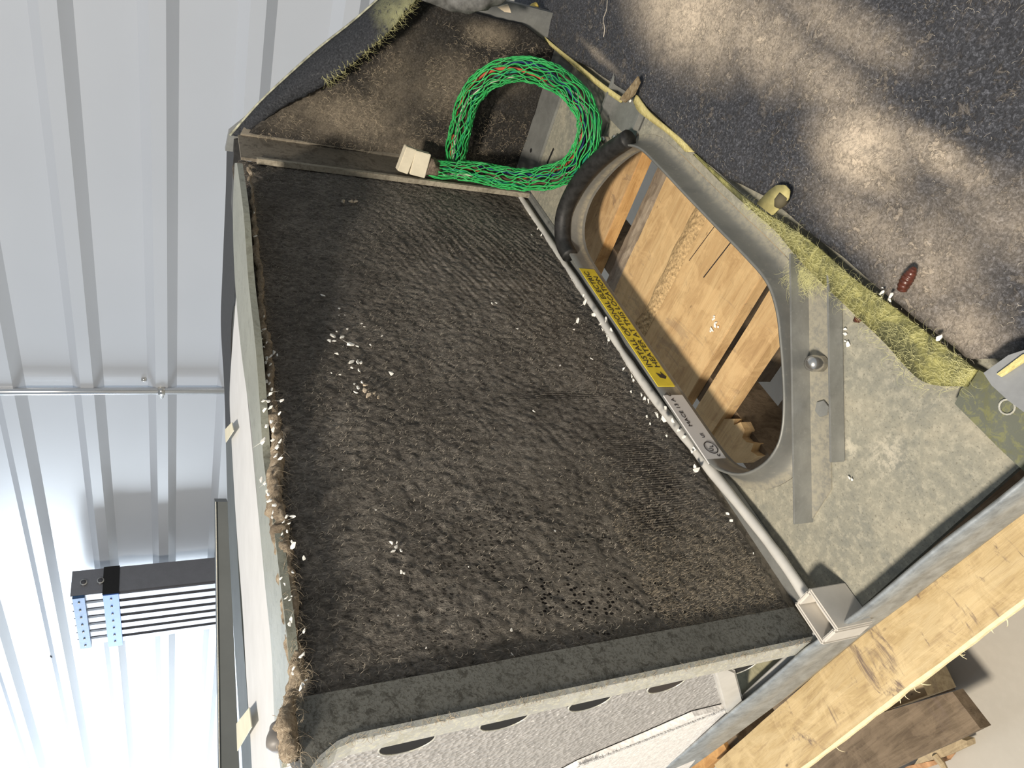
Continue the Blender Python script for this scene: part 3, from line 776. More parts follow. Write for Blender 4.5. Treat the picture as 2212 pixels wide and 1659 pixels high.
# ------------------------------------------------------------------ side compartment seen past the coil's near end
fo = MB().prism([QA(x, y, .362) for x, y in [(1548, 1448), (1573, 1528), (1250, 1662), (1130, 1720), (660, 1800), (650, 1600), (900, 1560)]], VA*.02)
fo = fo.build('foil_foam_panel', FOAMG)
tag(fo, 'grey dimpled foil faced foam panel beside the coil end plate', 'insulation')
for (x, y, r_) in ((880, 1606, .031), (1090, 1556, .030), (1275, 1516, .029), (1440, 1478, .028), (1600, 1440, .027)):
    c = QA(x, y, .352); pts = []
    for k in range(28):
        an = 2*math.pi*k/28; pts.append(c+VB*(r_*S*.95*math.cos(an))+up_*(r_*S*1.25*math.sin(an)))
    o = MB().prism(pts, VA*.004).build('knockout_hole' if x < 1600 else 'knockout_hole', BLACK if x != 1440 else plain('dark_brown_hole', (.03, .022, .018), .7), coil)
    MB().tube(pts+[pts[0]], .0008, 5, False).build('hole_rim', ALUE, o)
wf = MB().prism([QA(x, y, .350) for x, y in [(1573, 1530), (1500, 1548), (1400, 1592), (1250, 1655), (1130, 1720), (1380, 1760), (1470, 1680), (1560, 1575)]], VA*.006)
wf = wf.build('white_foam_edge', FOAMW, fo)
def pt_w(rnd):
    f = rnd.random(); return QA(1573-323*f, 1530+125*f, .349)
fibers('foam_beads', 500, pt_w, -VA, FOAMT, fo, (.002, .006), .0007, .001, .5, 19, up_, .4)
cq = MB().prism([QA(x, y, .345) for x, y in [(1543, 1447), (1562, 1440), (1590, 1452), (1608, 1520), (1594, 1548), (1570, 1548)]], VA*.02).build('cream_corner_seal', RIMW, unit, bevel=.002)
MB().prism([G(x, y, .004) for x, y in [(1565, 1450), (1760, 1385), (1600, 1545), (1575, 1550)]], up_*.002).build('olive_floor_patch', m_stained('olive_dusty_steel', (.33, .31, .20), (.20, .19, .12), .5, 40), unit)
lp2 = spline([G(1578, 1550, .028), G(1605, 1512, .028), G(1640, 1478, .028), G(1700, 1424, .028), G(1745, 1388, .028), G(1775, 1360, .028)], 6)
MB().tube(lp2, .0042, 10).build('seal_bead', RIMW, unit, True)

# ------------------------------------------------------------------ floor liner (blower compartment)
blobs = [(1.42, .215, .34, .15, .18, 1.0), (1.15, .20, .26, .085, .3, .62), (.815, .25, .15, .085, .2, .95), (.95, .20, .22, .06, .35, .45),
         (.70, .33, .22, .06, .35, .42), (.60, .32, .14, .12, .35, .42), (.55, .22, .18, .07, .35, .30), (1.0, .12, .25, .05, .35, .45), (.69, .20, .16, .035, .35, .55), (.50, .36, .10, .06, .35, .5), (1.68, .42, .16, .016, .5, .35)]
LINF = m_liner('floor_liner_dust', blobs, dust=(.68, .57, .44), base=(.050, .052, .060), flake=.5)
q = MB(); NX, NY = 190, 90
LE = [(.40, .375), (.46, .385), (.58, .392), (.74, .396), (.95, .405), (1.06, .428), (1.2, .436), (1.47, .438), (1.7, .460), (1.92, .492), (2.3, .55)]
def lin_edge(a):
    for (x0, y0), (x1, y1) in zip(LE, LE[1:]):
        if a <= x1: return y0+(y1-y0)*max(0, (a-x0)/(x1-x0))+.003*noise.noise(Vector((a*9, 0, 0)))
    return LE[-1][1]
for i in range(NX+1):
    for j in range(NY+1):
        a = .425+(2.30-.425)*i/NX; e = lin_edge(a)
        b = -.35+(e+.35)*j/NY
        if a < .47: b = b-(.47-a)*.8*(j/NY)
        d = .010*noise.noise(Vector((a*4, b*5, 0)))+.005*noise.noise(Vector((a*13, b*13, 2)))+.0018*noise.noise(Vector((a*60, b*60, 2)))
        d += .012*math.exp(-((b-.255-.12*(a-.8))/.012)**2)*math.exp(-((a-.72)/.14)**2)
        ed = max(0, 1-(e-b)/.03); d -= .006*ed*ed
        q.v.append(P(a, b, .030+d))
for i in range(NX):
    for j in range(NY): q.f.append((i*(NY+1)+j, (i+1)*(NY+1)+j, (i+1)*(NY+1)+j+1, i*(NY+1)+j+1))
fln = q.build('floor_liner', LINF, None, True)
s_ = fln.modifiers.new('thickness', 'SOLIDIFY'); s_.thickness = .014; s_.offset = -1
tag(fln, 'black insulation blanket with sandy dust patches lying flat beside the steel pan', 'insulation')
def pt_d(rnd):
    a = rnd.uniform(.45, 1.9); b = rnd.uniform(.0, .42)
    if noise.noise(Vector((a*6, b*9, 5))) < rnd.uniform(-.25, .3): return None
    return P(a, b, .034+.010*noise.noise(Vector((a*4, b*5, 0)))+.005*noise.noise(Vector((a*13, b*13, 2))))
fibers('dust_threads', 3600, pt_d, up_, DFIB, fln, (.002, .007), .00011, .0012, 1.6, 21, -VB*.7-VA*.3, .9)
# pale cut edge and bare strip
ed = MB(); L1 = spline([G(x, y, .034) for x, y in [(1146, 52), (1190, 92), (1240, 132), (1300, 180), (1345, 212)]], 6)
L2 = spline([G(x, y, .028) for x, y in [(1143, 55), (1186, 97), (1234, 139), (1294, 189), (1340, 222)]], 6)
def ribbon(L1, L2, th, name, mat, parent):
    q = MB()
    for a, b in zip(L1, L2): q.v += [a, b, b-up_*th, a-up_*th]
    for i in range(len(L1)-1):
        for j in range(4): q.f.append((4*i+j, 4*i+(j+1) % 4, 4*i+4+(j+1) % 4, 4*i+4+j))
    n = len(L1); q.f += [(0, 1, 2, 3), (4*n-4, 4*n-1, 4*n-2, 4*n-3)]
    return q.build(name, mat, parent, True)
ribbon(L1, L2, .003, 'cut_edge', FIBE, fln)
L1 = spline([G(x, y, .036) for x, y in [(1374, 205), (1400, 240), (1440, 275), (1470, 300), (1497, 328)]], 6)
L2 = spline([G(x, y, .028) for x, y in [(1367, 218), (1378, 240), (1405, 262), (1445, 292), (1480, 328)]], 6)
ribbon(L1, L2, .004, 'cut_edge', FIBE, fln)
L1 = spline([G(x, y, .040) for x, y in [(1500, 332), (1570, 395), (1640, 452), (1700, 487), (1760, 530), (1840, 600), (1930, 665), (2020, 735), (2108, 800)]], 8)
L2 = spline([G(x, y, .030) for x, y in [(1497, 334), (1563, 400), (1630, 460), (1680, 505), (1725, 560), (1810, 645), (1905, 735), (1990, 822), (2085, 835)]], 8)
bare = ribbon(L1, L2, .004, 'bare_fiberglass_strip', FIBY, fln)
def pt_b(rnd):
    i = rnd.randrange(14, len(L1)); return L1[i].lerp(L2[i], rnd.uniform(-.1, 1.15))+up_*.002
fibers('fiberglass_strands', 1300, pt_b, up_, FIBL, bare, (.004, .018), .00010, .003, .9, 23, VA*.5+VB*.3, .7)
def pt_t(rnd):
    return G(1750+rnd.gauss(0, 22), 590+rnd.gauss(0, 13), .022)
fibers('loose_tuft', 420, pt_t, up_, FIBL, bare, (.008, .026), .00013, .005, .6, 27, -VA*.2+VB*.9, .35)
# metal seam continuing under the strip to the picture's edge, and neighbouring panel
sm = strip([(2062, 872), (2110, 920), (2160, 970), (2212, 1018), (2260, 1060)], [(2100, 792), (2140, 815), (2190, 866), (2235, 905), (2280, 950)], .022, .01, 'seam_strip', m_stained('green_stained_steel', (.15, .16, .13), (.26, .26, .10), .5, 30), unit)
c = G(2176, 879, .023); MB().tube([c+Vector((.006*math.cos(x), .006*math.sin(x), .0006)) for x in [2*math.pi*i/16 for i in range(17)]], .0008, 6, False).build('punched_hole', ALUE, sm)
o = MB().prism([G(x, y, .045) for x, y in [(2158, 806), (2212, 768), (2300, 740), (2330, 950), (2212, 865), (2175, 832)]], up_*.02).build('sheet_cover', plain('grey_sheet', (.28, .29, .30), .5, .2), None)
tag(o, 'grey sheet panel corner with yellow edge poking in past the torn insulation strip', 'panel')
MB().prism([G(x, y, .079) for x, y in [(2156, 808), (2212, 766), (2300, 738), (2300, 748), (2212, 784), (2166, 814)]], up_*.002).build('yellow_edge', FIBE, o)
# tab with an eye and the tongue at the far corner
tb = [P(a, b, .058) for a, b in [(.925, .420), (.895, .345+.012), (.872, .338), (.856, .350), (.862, .372), (.880, .395), (.885, .425)]]
q = MB().prism([G(x, y, .05) for x, y in [(1638, 440), (1665, 412), (1682, 400), (1700, 400), (1710, 412), (1707, 430), (1690, 448), (1672, 466)]], up_*.004)
tbo = q.build('eye_tab', plain('dull_yellow_tab', (.42, .37, .16), .6, 0, .3, .3, 60), fln, True, bevel=.001)
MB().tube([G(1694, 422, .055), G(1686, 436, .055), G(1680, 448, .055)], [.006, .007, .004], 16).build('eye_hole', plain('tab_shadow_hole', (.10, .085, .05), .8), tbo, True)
q = MB().prism([G(x, y, .06) for x, y in [(1127, 40), (1140, 22), (1152, 9), (1162, 5), (1166, 14), (1160, 32), (1148, 48), (1138, 53)]], up_*.006)
q.build('yellow_tongue', plain('amber_fiberglass_tongue', (.62, .46, .11), .6, 0, .3, .25, 60), fln, True, bevel=.002)
q = MB().prism([G(x, y, .05) for x, y in [(1340, 215), (1362, 188), (1380, 165), (1384, 178), (1372, 205), (1352, 222)]], up_*.002)
q.build('torn_scrap', m_fiber('brown_torn_scrap', (.28, .21, .12), (.12, .09, .06), (.48, .40, .28), 90), fln)
# crumpled scraps at the far corner
q = MB().tube(spline([QA(870, -30, 1.82), QA(950, -6, 1.81), QA(1010, 4, 1.79), QA(1060, -4, 1.79), QA(1110, -25, 1.80)], 10), [.006+.010*math.sin(math.pi*i/40) for i in range(41)], 12)
for i, v in enumerate(q.v): q.v[i] = v+Vector((1, 1, 1))*noise.noise(v*60)*.005
o = q.build('crumpled_liner_roll', plain('grey_crumpled_film', (.13, .13, .125), .6, 0, .4, .6, 60, .8), None, True)
tag(o, 'crumpled grey liner roll hanging over the top of the dark upright panel', 'insulation')
lr = o
q = MB().prism([QA(x, y, 1.90) for x, y in [(1075, 16), (1097, 9), (1102, 20), (1104, 28), (1090, 26)]], VA*.002)
tag(q.build('beige_scrap', plain('beige_paper', (.72, .60, .44), .8), None), 'small beige scrap beside the amber tab at the far corner', 'scrap')

# ------------------------------------------------------------------ green netted wiring harness
hs = [(915, 352, 1.86), (945, 366, 1.85), (985, 368, 1.84), (1030, 372, 1.80), (1080, 382, 1.74), (1130, 388, 1.68), (1180, 384, 1.62), (1225, 368, 1.57), (1256, 335, 1.53), (1272, 290, 1.52), (1268, 245, 1.56), (1240, 200, 1.62), (1195, 168, 1.70), (1140, 150, 1.77), (1085, 155, 1.82), (1040, 180, 1.85), (1010, 222, 1.87), (997, 270, 1.885), (987, 315, 1.90), (984, 350, 1.91)]
har = thing('wiring_harness', QA(1150, 380, 1.6), 'bright green netted wiring harness looped beside the white plug', 'wiring harness')
cen = spline([QA(*p) for p in hs], 14)
NH = len(cen)
fr = []; prev = None
for i, p in enumerate(cen):
    tg = (cen[min(i+1, NH-1)]-cen[max(i-1, 0)]).normalized()
    u = tg.orthogonal().normalized() if prev is None else (prev-tg*prev.dot(tg)).normalized()
    prev = u; fr.append((u, tg.cross(u)))
arc = [0]
for i in range(1, NH): arc.append(arc[-1]+(cen[i]-cen[i-1]).length)
def Rad(i): return .0185*(1+.16*noise.noise(cen[i]*22)+.10*noise.noise(cen[i]*60))*(0.85 if i < 30 else 1)
net = MB(); NS = 15
def strand(q, ph, sgn, r0, wob, seed, dense=1):
    pts = []
    for i in range(0, NH):
        u, v = fr[i]; an = ph+sgn*(arc[i]/.10)*1.0+wob*math.sin(arc[i]/.0075+seed)
        rr_ = Rad(i)*(1+.10*noise.noise(Vector((i*.35, seed, 0))))
        pts.append(cen[i]+u*rr_*math.cos(an)+v*rr_*math.sin(an))
    q.tube(pts, r0, 5)
for k in range(NS):
    strand(net, 2*math.pi*k/NS, 1, .00095, .15, k)
    strand(net, 2*math.pi*k/NS+.2, -1, .00095, .15, k+31)
net.build('green_net', GREEN, har, True)
wires = [((.75, .74, .60), 'cream_wire', .9), ((.45, .10, .05), 'red_wire', 2.3), ((.03, .05, .16), 'blue_wire', 3.6), ((.09, .05, .035), 'brown_wire', 4.9), ((.02, .30, .16), 'green_wire', 5.8), ((.02, .02, .02), 'black_wire', 1.6)]
for cidx, (colr, nm, ph) in enumerate(wires):
    pts = []
    for i in range(NH):
        u, v = fr[i]; an = ph+arc[i]/.16+.5*math.sin(arc[i]/.05+cidx); pts.append(cen[i]+(u*math.cos(an)+v*math.sin(an))*.0095)
    MB().tube(pts, .0028, 7).build(nm, plain(nm+'_sheath', colr, .45), har, True)
# connector
def con(p0, p1, w_, h_, up2, nm, mat, par, bev=.001):
    d = (p1-p0); t_ = d.normalized(); side = t_.cross(up2).normalized(); u2 = side.cross(t_)
    q = MB().hexa([p+side*a*w_/2+u2*b*h_/2 for p in (p0,) for a, b in ((-1, -1), (1, -1), (1, 1), (-1, 1))]+[p1+side*a*w_/2+u2*b*h_/2 for a, b in ((-1, -1), (1, -1), (1, 1), (-1, 1))])
    return q.build(nm, mat, par, bevel=bev)
pA = QA(866, 340, 1.845); pB = QA(888, 348, 1.845); pC = QA(922, 357, 1.842)
upc = (-VA*.9-VB*.2+Vector((0, 0, .2)))
PLUG = plain('aged_white_nylon', (.70, .64, .50), .5, 0, .4, .08, 60)
pl_ = con(pA, pB, .044, .016, upc, 'plug_body', PLUG, har)
con(pB+(pC-pB)*.03, pC, .042, .018, upc, 'plug_socket', PLUG, har)
q = MB()
pD = QA(948, 366, 1.848)
q.tube([pC, pC.lerp(pD, .4), pD], [.017, .015, .012], 12)
for i, v in enumerate(q.v): q.v[i] = v+Vector((noise.noise(v*150), noise.noise(v*150+Vector((5, 0, 0))), noise.noise(v*150+Vector((0, 5, 0)))))*.006
q.build('dusty_wire_roots', m_fiber('dusty_plug_back', (.30, .24, .18), (.08, .06, .05), (.50, .43, .33), 160), har, True)

# ------------------------------------------------------------------ pallets
pal = thing('upper_pallet', P(.9, .7, -.66), 'pine wood pallet directly under the cabinet with boards showing through the opening', 'pallet')
ZT = -.120; BT = .030
def board(a0, a1, b0, b1, zt, th, mat, parent, side=None, seed=0, nm='deck_board'):
    q = MB(); n = 26; rnd = random.Random(seed); rows = []
    for i in range(n+1):
        b = b0+(b1-b0)*i/n
        w0 = .0025*noise.noise(Vector((b*9, seed, 0))); w1 = .0025*noise.noise(Vector((b*9, seed, 7)))
        q.v += [P(a0+w0, b, zt-th), P(a0+w0, b, zt), P(a1+w1, b, zt), P(a1+w1, b, zt-th)]
    for i in range(n):
        for j in range(4): q.f.append((4*i+j, 4*i+(j+1) % 4, 4*i+4+(j+1) % 4, 4*i+4+j))
    q.f += [(0, 1, 2, 3), (4*n, 4*n+3, 4*n+2, 4*n+1)]
    return q.build(nm, mat, parent)
ZD = -.120
board(.868, .945, -.42, 1.5, ZD, BT, WOOD1, pal, seed=1)
b3 = board(.985, 1.415, -.42, 1.5, ZD, BT, m_wood('pale_pine_wide', (.60, .42, .215), (.53, .35, .17), (.40, .25, .115), seed=2, blot=.3), pal, seed=2)
board(1.545, 1.70, -.42, 1.5, ZD+.006, BT, m_wood('pale_pine_far', (.56, .38, .20), (.48, .31, .15), (.32, .19, .09), seed=4, blot=.5), pal, seed=3)
board(1.715, 1.85, -.42, 1.5, ZD, BT, WOOD1, pal, seed=4)
# orange sawn chamfers
def chamfer(a0, a1, z0, z1, nm='sawn_edge', mat=WOOD1S, par=pal):
    return MB().hexa([P(a0, -.19, z0-.02), P(a1, -.19, z0-.02), P(a1, 1.49, z0-.02), P(a0, 1.49, z0-.02), P(a0, -.19, z0), P(a1, -.19, z1), P(a1, 1.49, z1), P(a0, 1.49, z0)]).build(nm, mat, par)
MB().box(.9835, .9849, -.19, 1.49, ZD-.029, ZD-.001).build('sawn_edge', WOOD1, b3)
MB().box(1.5405, 1.5445, -.19, 1.49, ZD-.030, ZD+.004).build('sawn_edge', WOOD1S, pal)
q = MB()
for i in range(61):
    b = -.19+1.68*i/60
    for k_ in range(5):
        f = k_/4; q.v.append(P(1.413+(.080+.010*noise.noise(Vector((b*8, 1, 0))))*f, b, ZD-.0005-.020*f*f+.003*noise.noise(Vector((b*45, f*5, 0)))))
for i in range(60):
    for k_ in range(4): q.f.append((i*5+k_, (i+1)*5+k_, (i+1)*5+k_+1, i*5+k_+1))
q.build('rough_edge', m_wood('grey_wane', (.38, .31, .23), (.28, .22, .16), (.16, .12, .09), seed=21, blot=.6), b3)
MB().box(1.70, 1.98, .40, 1.0, -.085, -.079).build('duct_cover_plate', m_stained('dusty_plate', (.30, .275, .22), (.22, .20, .16), .4, 40), unit)
q = MB()
for i in range(41):
    b = .40+.55*i/40; wq = .026+.012*noise.noise(Vector((b*12, 0, 0)))
    for k in range(7):
        f = k/6; q.v.append(P(1.213+wq*2*f+.01*noise.noise(Vector((b*5, 3, 0))), b, ZD+.0008+.006*math.sin(math.pi*f)*(1+.6*noise.noise(Vector((b*60, f*9, 0))))))
for i in range(40):
    for k in range(6): q.f.append((i*7+k, (i+1)*7+k, (i+1)*7+k+1, i*7+k+1))
q.build('bark_wane', BARK, b3)
for (a0, a1, rot_) in ((1.10, 1.103, 0), (1.17, 1.172, .1)):
    MB().prism([P(a0, .55, ZD+.0004), P(a1, .55, ZD+.0004), P(a1+.03, .70, ZD+.0004), P(a0+.03, .70, ZD+.0004)], up_*.0002).build('crack', INK, b3)
# broken end piece in the void
q = MB(); rnd = random.Random(5)
q.prism([G(x, y, -.13) for x, y in [(1560, 905), (1587, 905), (1585, 918), (1600, 912), (1609, 930), (1603, 945), (1612, 955), (1628, 958), (1622, 975), (1637, 985), (1612, 1000), (1560, 1000), (1530, 950)]], -up_*.018)
q.build('splintered_end', WOOD1, pal)
# stringers under the deck
for b0 in (-.40, .88, 1.42):
    MB().box(.28, 1.8, b0, b0+.07, -.29, -.152).build('stringer', WOOD3, pal)
fb = board(.243, .350, -.42, 1.50, ZT, .022, WOOD2, pal, seed=8, nm='front_deck_board')
tag(fb, 'bright weathered front board with splintered edge')
lipb = MB()
for i in range(61):
    b = -.42+1.92*i/60; wv = .003*noise.noise(Vector((b*20, 1, 0)))
    lipb.v += [P(.244+wv, b, ZT-.001), P(.238+wv, b, ZT-.005), P(.237+wv, b, ZT-.012), P(.245, b, ZT-.020)]
for i in range(60):
    for j in range(3): lipb.f.append((4*i+j, 4*i+j+1, 4*i+4+j+1, 4*i+4+j))
lipb.build('pale_sawn_lip', plain('fresh_split_pine', (.80, .66, .40), .8, 0, .2, .15, 120, .4), fb)
def pt_s(rnd): b = rnd.uniform(.3, 1.4); return P(.238, b, ZT-.010)
fibers('splinters', 26, pt_s, up_, plain('splinter_pine', (.78, .66, .42), .8), fb, (.004, .013), .0006, .002, .6, 31, -VA*.6-up_*.5, .6)
board(.40, .62, 1.0, 1.5, ZT-.02, .03, WOOD1S, pal, seed=12)
MB().box(.36, .50, 1.46, 1.75, ZT-.05, ZT-.02).build('end_board', WOOD1S, pal)

low = thing('lower_pallet', P(.5, 1.1, -.66), 'weathered brown pallet with shade painted into its boards on the concrete below the bright board', 'pallet')
LZ = -.46
def GP(pts, z, th, nm, mat, par): return MB().prism([G(x, y, z) for x, y in pts], -up_*(th*S)).build(nm, mat, par)
GP([(2057, 1494), (2118, 1574), (2060, 1602), (1950, 1651), (1850, 1700), (1640, 1800), (1480, 1700), (1741, 1589), (1900, 1541)], LZ, .035, 'deck_board', WOOD3, low)
MB().box(.45, 1.0, .2, 1.0, LZ-.05, LZ).build('deck_board', WOOD3, low)  # added beneath the opening so the void stays dark
MB().box(1.1, 1.7, .2, 1.0, LZ-.05, LZ).build('deck_board', WOOD3, low)  # second added board, darkens the far part of the void
WL = m_wood('old_pallet_block', (.50, .40, .25), (.40, .31, .19), (.24, .18, .11), seed=12)
GP([(1870, 1430), (1975, 1440), (2004, 1502), (1912, 1535), (1890, 1500)], LZ-.05, .10, 'spacer_block', WL, low)
GP([(1600, 1470), (1880, 1440), (1915, 1540), (1600, 1640)], LZ-.09, .03, 'bottom_board', WOOD3, low)
GP([(1500, 1500), (1990, 1430), (2050, 1494), (1700, 1600), (1500, 1640)], -.63, .025, 'floor_shadow_sheet', WOOD3, low)  # dark sheet standing in for the shadow on the concrete
GP([(1975, 1652), (1990, 1628), (2070, 1595), (2088, 1600), (2090, 1612), (2040, 1635)], -.60, .03, 'lower_board_end', WL, low)
GP([(1905, 1690), (1960, 1655), (2030, 1640), (2055, 1628), (2042, 1645), (1985, 1665), (1930, 1700)], -.63, .02, 'chewed_edge', plain('orange_broken_wood', (.45, .26, .14), .9, 0, .1, .4, 90, .5), low)
MB().tube([G(2020, 1632, -.6), G(2035, 1650, -.6), G(2045, 1668, -.6)], [.006, .005, .004], 7).build('splinter', WL, low)
# brown leaf scrap at the board's right end
o = MB().tube([G(2196, 1285, -.62), G(2200, 1293, -.62), G(2202, 1302, -.62)], [.003, .012, .006], 8).build('leaf_scrap', BROWN, None, True)
tag(o, 'tiny dark red leaf scrap on the concrete beside the bright board', 'leaf')

# ------------------------------------------------------------------ insect casing on the liner
pts = [G(1948, 627, .045), G(1953, 615, .047), G(1960, 603, .048), G(1966, 594, .048), G(1972, 584, .047), G(1977, 577, .046)]
cs = spline(pts, 6); q = MB(); q.tube(cs, [(.0055*math.sin(math.pi*min(1, .22+.74*i/(len(cs)-1)))**.7)*(1+.07*math.sin(i*1.6)) for i in range(len(cs))], 12)
o = q.build('pupa_casing', BROWN, None, True); tag(o, 'dark brown ringed insect casing lying on the black dusty insulation', 'insect casing')
o = MB().tube([G(1846, 693, .008), G(1854, 688, .010), G(1866, 688, .008)], [.002, .0045, .0015], 8).build('brown_husk', BROWN, None, True)
tag(o, 'small red brown husk on the pan beside the raised steel strip', 'husk')
o = MB().tube(spline([G(x, y, .045) for x, y in [(1312, 0), (1310, 22), (1303, 42), (1306, 60), (1304, 80)]], 5), .0006, 5).build('loose_thread', DFIB, None, True)
tag(o, 'single pale dusty thread trailing down the black insulation near its far end', 'thread')

# ------------------------------------------------------------------ white chips
def chip_mesh(seed, flat=.45):
    bm = bmesh.new(); rnd = random.Random(seed*13+5)
    n = rnd.randrange(9, 14)
    for _ in range(n):
        an = rnd.uniform(0, 6.28); rr_ = rnd.uniform(.55, 1.15); bm.verts.new((rr_*math.cos(an)*1.1, rr_*math.sin(an), rnd.uniform(-.5, .5)*flat*1.6))
    bmesh.ops.convex_hull(bm, input=list(bm.verts))
    for v in [v for v in bm.verts if not v.link_faces]: bm.verts.remove(v)
    bmesh.ops.bevel(bm, geom=list(bm.edges), offset=.07, segments=1, affect='EDGES')
    me = bpy.data.meshes.new('chip_%d' % seed); bm.to_mesh(me); bm.free(); return me
CM = [chip_mesh(i) for i in range(9)]; CT = []
for m_ in CM: m_.materials.append(CHIP)
for m_ in CM:
    c2 = m_.copy(); c2.materials.clear(); c2.materials.append(CHIPT); CT.append(c2)
ONES = ['', 'first', 'second', 'third', 'fourth', 'fifth', 'sixth', 'seventh', 'eighth', 'ninth', 'tenth', 'eleventh', 'twelfth', 'thirteenth', 'fourteenth', 'fifteenth', 'sixteenth', 'seventeenth', 'eighteenth', 'nineteenth']
TENS = {2: 'twent', 3: 'thirt', 4: 'fort', 5: 'fift', 6: 'sixt', 7: 'sevent', 8: 'eight'}
def ordinal(n):
    if n < 20: return ONES[n]
    return TENS[n//10]+'ieth' if n % 10 == 0 else TENS[n//10]+'y-'+ONES[n % 10]
def chips(pts, fn, grp, label, name, nrm, tan=False, cat='chip', k_=1.0):
    rnd = random.Random(len(pts)*7+len(grp)); protos = []
    pts = sorted(pts, key=lambda p: p[1])
    for ix, (x, y, r_) in enumerate(pts):
        o = bpy.data.objects.new(name, (CT if tan else CM)[rnd.randrange(9)]); COL.objects.link(o)
        p = fn(x, y); dist = (p-CAMP).length; s1 = r_/FPX*dist*k_
        o.location = p+nrm*s1*.3; o.rotation_euler = (nrm.to_track_quat('Z', 'Y') @ Matrix.Rotation(rnd.uniform(0, 6.28), 3, 'Z').to_quaternion()).to_euler()
        o.scale = (s1, s1*rnd.uniform(.55, .9), s1)
        tag(o, label+(', %s from the picture top' % ordinal(ix+1) if len(pts) > 1 else ''), cat, grp)
face_pts = [(698, 640, 7), (733, 668, 5), (732, 681, 2), (744, 681, 2), (781, 700, 3), (787, 706, 3), (750, 711, 4), (727, 717, 3), (717, 727, 8), (711, 738, 6), (721, 738, 5), (739, 730, 6), (825, 727, 3), (758, 746, 8), (771, 749, 5), (799, 746, 4), (727, 765, 5), (759, 784, 8), (772, 783, 8), (780, 784, 5), (760, 795, 4), (775, 801, 6), (842, 808, 8), (715, 806, 3), (734, 810, 3), (766, 830, 4), (772, 838, 6), (768, 848, 6), (782, 826, 5),
            (1063, 657, 5), (1071, 655, 3), (1117, 711, 3), (1154, 889, 4), (1210, 790, 4), (1278, 776, 5), (845, 1174, 6), (855, 1182, 7), (849, 1192, 6), (866, 1190, 5), (857, 1172, 4), (866, 1237, 6), (874, 1240, 4), (1199, 1148, 4), (1104, 1362, 5), (1106, 1413, 4), (1107, 1425, 3), (811, 1103, 3), (898, 1103, 2), (860, 1330, 3), (1148, 508, 2), (1240, 712, 4), (920, 1400, 3), (1012, 1225, 2), (740, 1015, 2)]
chips(face_pts, lambda x, y: QB(x, y, .899), 'white chips caught in the lint of the coil face', 'white chip in the coil face lint', 'white_chip', -VB)
chips([(787, 845, 9), (795, 856, 9), (808, 850, 7), (816, 860, 7), (790, 833, 6)], lambda x, y: QB(x, y, .897), 'tan crumbs clumped on the coil', 'tan crumb in the clump on the coil', 'tan_crumb', -VB, True, 'crumb')
chips([(742, 437, 7), (757, 440, 9), (768, 438, 6)], lambda x, y: QB(x, y, .897), 'pale fluff flecks near the post', 'pale fleck on the coil near the post', 'tan_crumb', -VB, True, 'crumb')
top_pts = [(549, 460, 4), (552, 512, 5), (571, 684, 5), (561, 717, 6), (571, 712, 5), (567, 733, 5), (571, 750, 4), (577, 741, 3), (592, 762, 6), (586, 770, 6), (599, 767, 4), (577, 776, 7), (575, 784, 5), (585, 788, 5), (564, 800, 5), (560, 812, 5), (582, 811, 5), (576, 825, 7), (583, 829, 5), (588, 842, 6), (584, 853, 7), (570, 868, 6), (580, 868, 6), (610, 866, 5), (573, 888, 6), (585, 882, 6), (605, 893, 6), (586, 912, 7), (579, 923, 7), (591, 930, 7), (571, 953, 9), (590, 954, 6), (606, 953, 7), (600, 966, 6), (596, 985, 6), (606, 992, 6),
           (566, 1037, 7), (573, 1044, 5), (578, 1062, 6), (583, 1070, 7), (582, 1084, 7), (592, 1093, 6), (590, 1107, 5), (588, 1118, 5), (620, 1118, 7), (633, 1116, 7), (613, 1128, 5), (626, 1130, 4), (621, 1148, 5), (610, 1154, 4), (634, 1178, 9), (634, 1172, 6), (657, 1207, 7), (608, 1249, 5), (633, 1236, 5), (631, 1288, 3), (618, 1292, 5), (627, 1296, 4), (615, 1262, 4), (630, 1340, 7), (627, 1348, 6), (658, 1363, 5), (654, 1415, 7), (650, 1420, 5), (635, 1446, 5), (633, 1455, 4), (655, 1478, 6), (650, 1487, 7), (661, 1470, 4)]
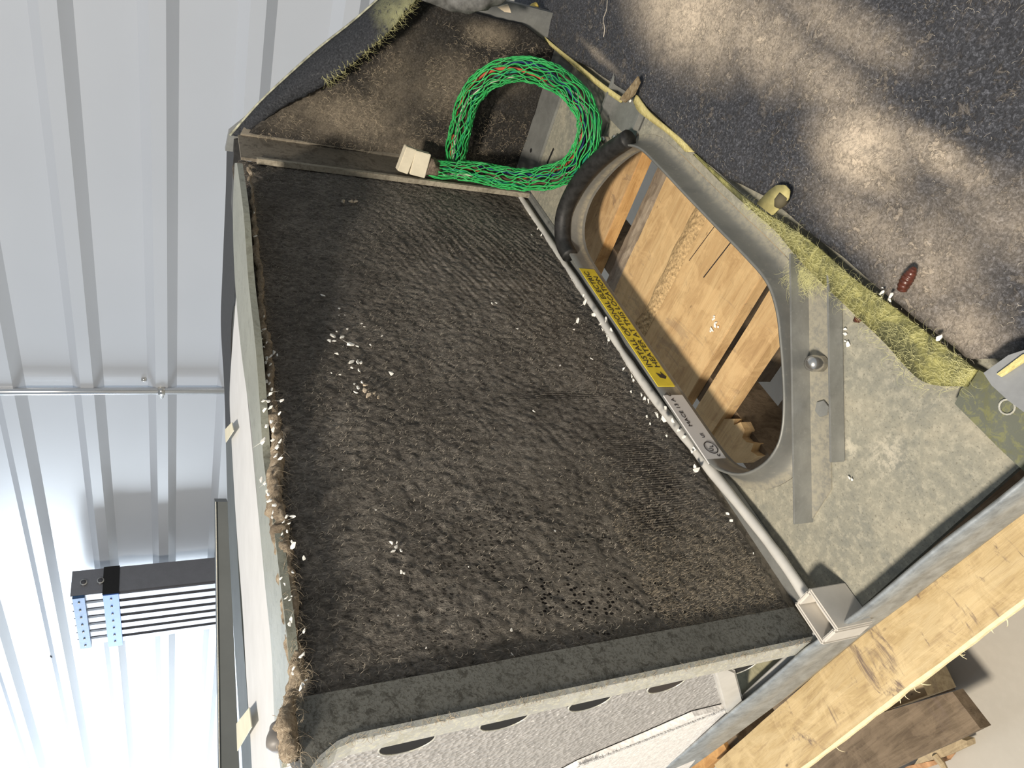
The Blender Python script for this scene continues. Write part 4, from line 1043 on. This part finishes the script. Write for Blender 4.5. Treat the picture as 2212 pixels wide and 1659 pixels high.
chips(top_pts, lambda x, y: QB(x, y, .876), 'white chips along the dusty top edge of the coil', 'white chip on the coil top dust ridge', 'white_chip', (-VB+up_*.6).normalized())
rim_pts = [(1145, 462, 3), (1163, 492, 4), (1170, 508, 4), (1262, 640, 5), (1266, 652, 7), (1283, 681, 7), (1250, 692, 6), (1298, 700, 6), (1302, 712, 5), (1312, 725, 5), (1316, 732, 5), (1348, 797, 5), (1366, 812, 6), (1369, 820, 5), (1366, 846, 5), (1387, 852, 6), (1395, 858, 7), (1402, 866, 6), (1400, 900, 5), (1420, 896, 8), (1438, 905, 9), (1406, 915, 5), (1441, 941, 5), (1500, 970, 7), (1495, 975, 5), (1508, 1012, 10), (1502, 1005, 6), (1572, 1110, 5), (1581, 1126, 6), (1628, 1195, 3), (1440, 880, 8), (1455, 908, 7), (1468, 930, 7), (1478, 945, 6), (1300, 648, 4), (1310, 690, 6), (1322, 712, 6)]
chips(rim_pts, lambda x, y: QB(x, y, .872), 'white chips along the coil drain pan rim', 'white flake along the rim at the coil foot', 'white_chip', up_, cat='chip')
chips([(1906, 632, 6), (1926, 640, 7), (1923, 648, 6), (1907, 622, 3)], lambda x, y: G(x, y, .045), 'white chips by the insect casing', 'white chip beside the insect casing', 'white_chip', up_)
chips([(2030, 729, 9)], lambda x, y: G(x, y, .045), 'single flake on the strip', 'lone cream flake on the yellow fiberglass strip', 'white_chip', up_)
chips([(1827, 711, 5), (1826, 722, 5), (1833, 744, 8), (1826, 737, 3), (1834, 1032, 4), (1841, 1036, 4)], lambda x, y: G(x, y, .004), 'white chips beside the raised strip', 'white chip on the pan along the raised strip', 'white_chip', up_)
chips([(1362, 218, 5)], lambda x, y: G(x, y, .04), 'chip by the torn scrap', 'white chip beside the torn brown scrap at the insulation edge', 'white_chip', up_)
chips([(1542, 690, 5), (1545, 702, 6), (1540, 712, 6), (1548, 696, 4), (1552, 706, 4), (1543, 683, 3), (1535, 716, 3)], lambda x, y: G(x, y, ZD+.002), 'pale crumbs on the wide pallet board', 'pale crumb heaped on the pallet board', 'white_chip', up_, cat='crumb')
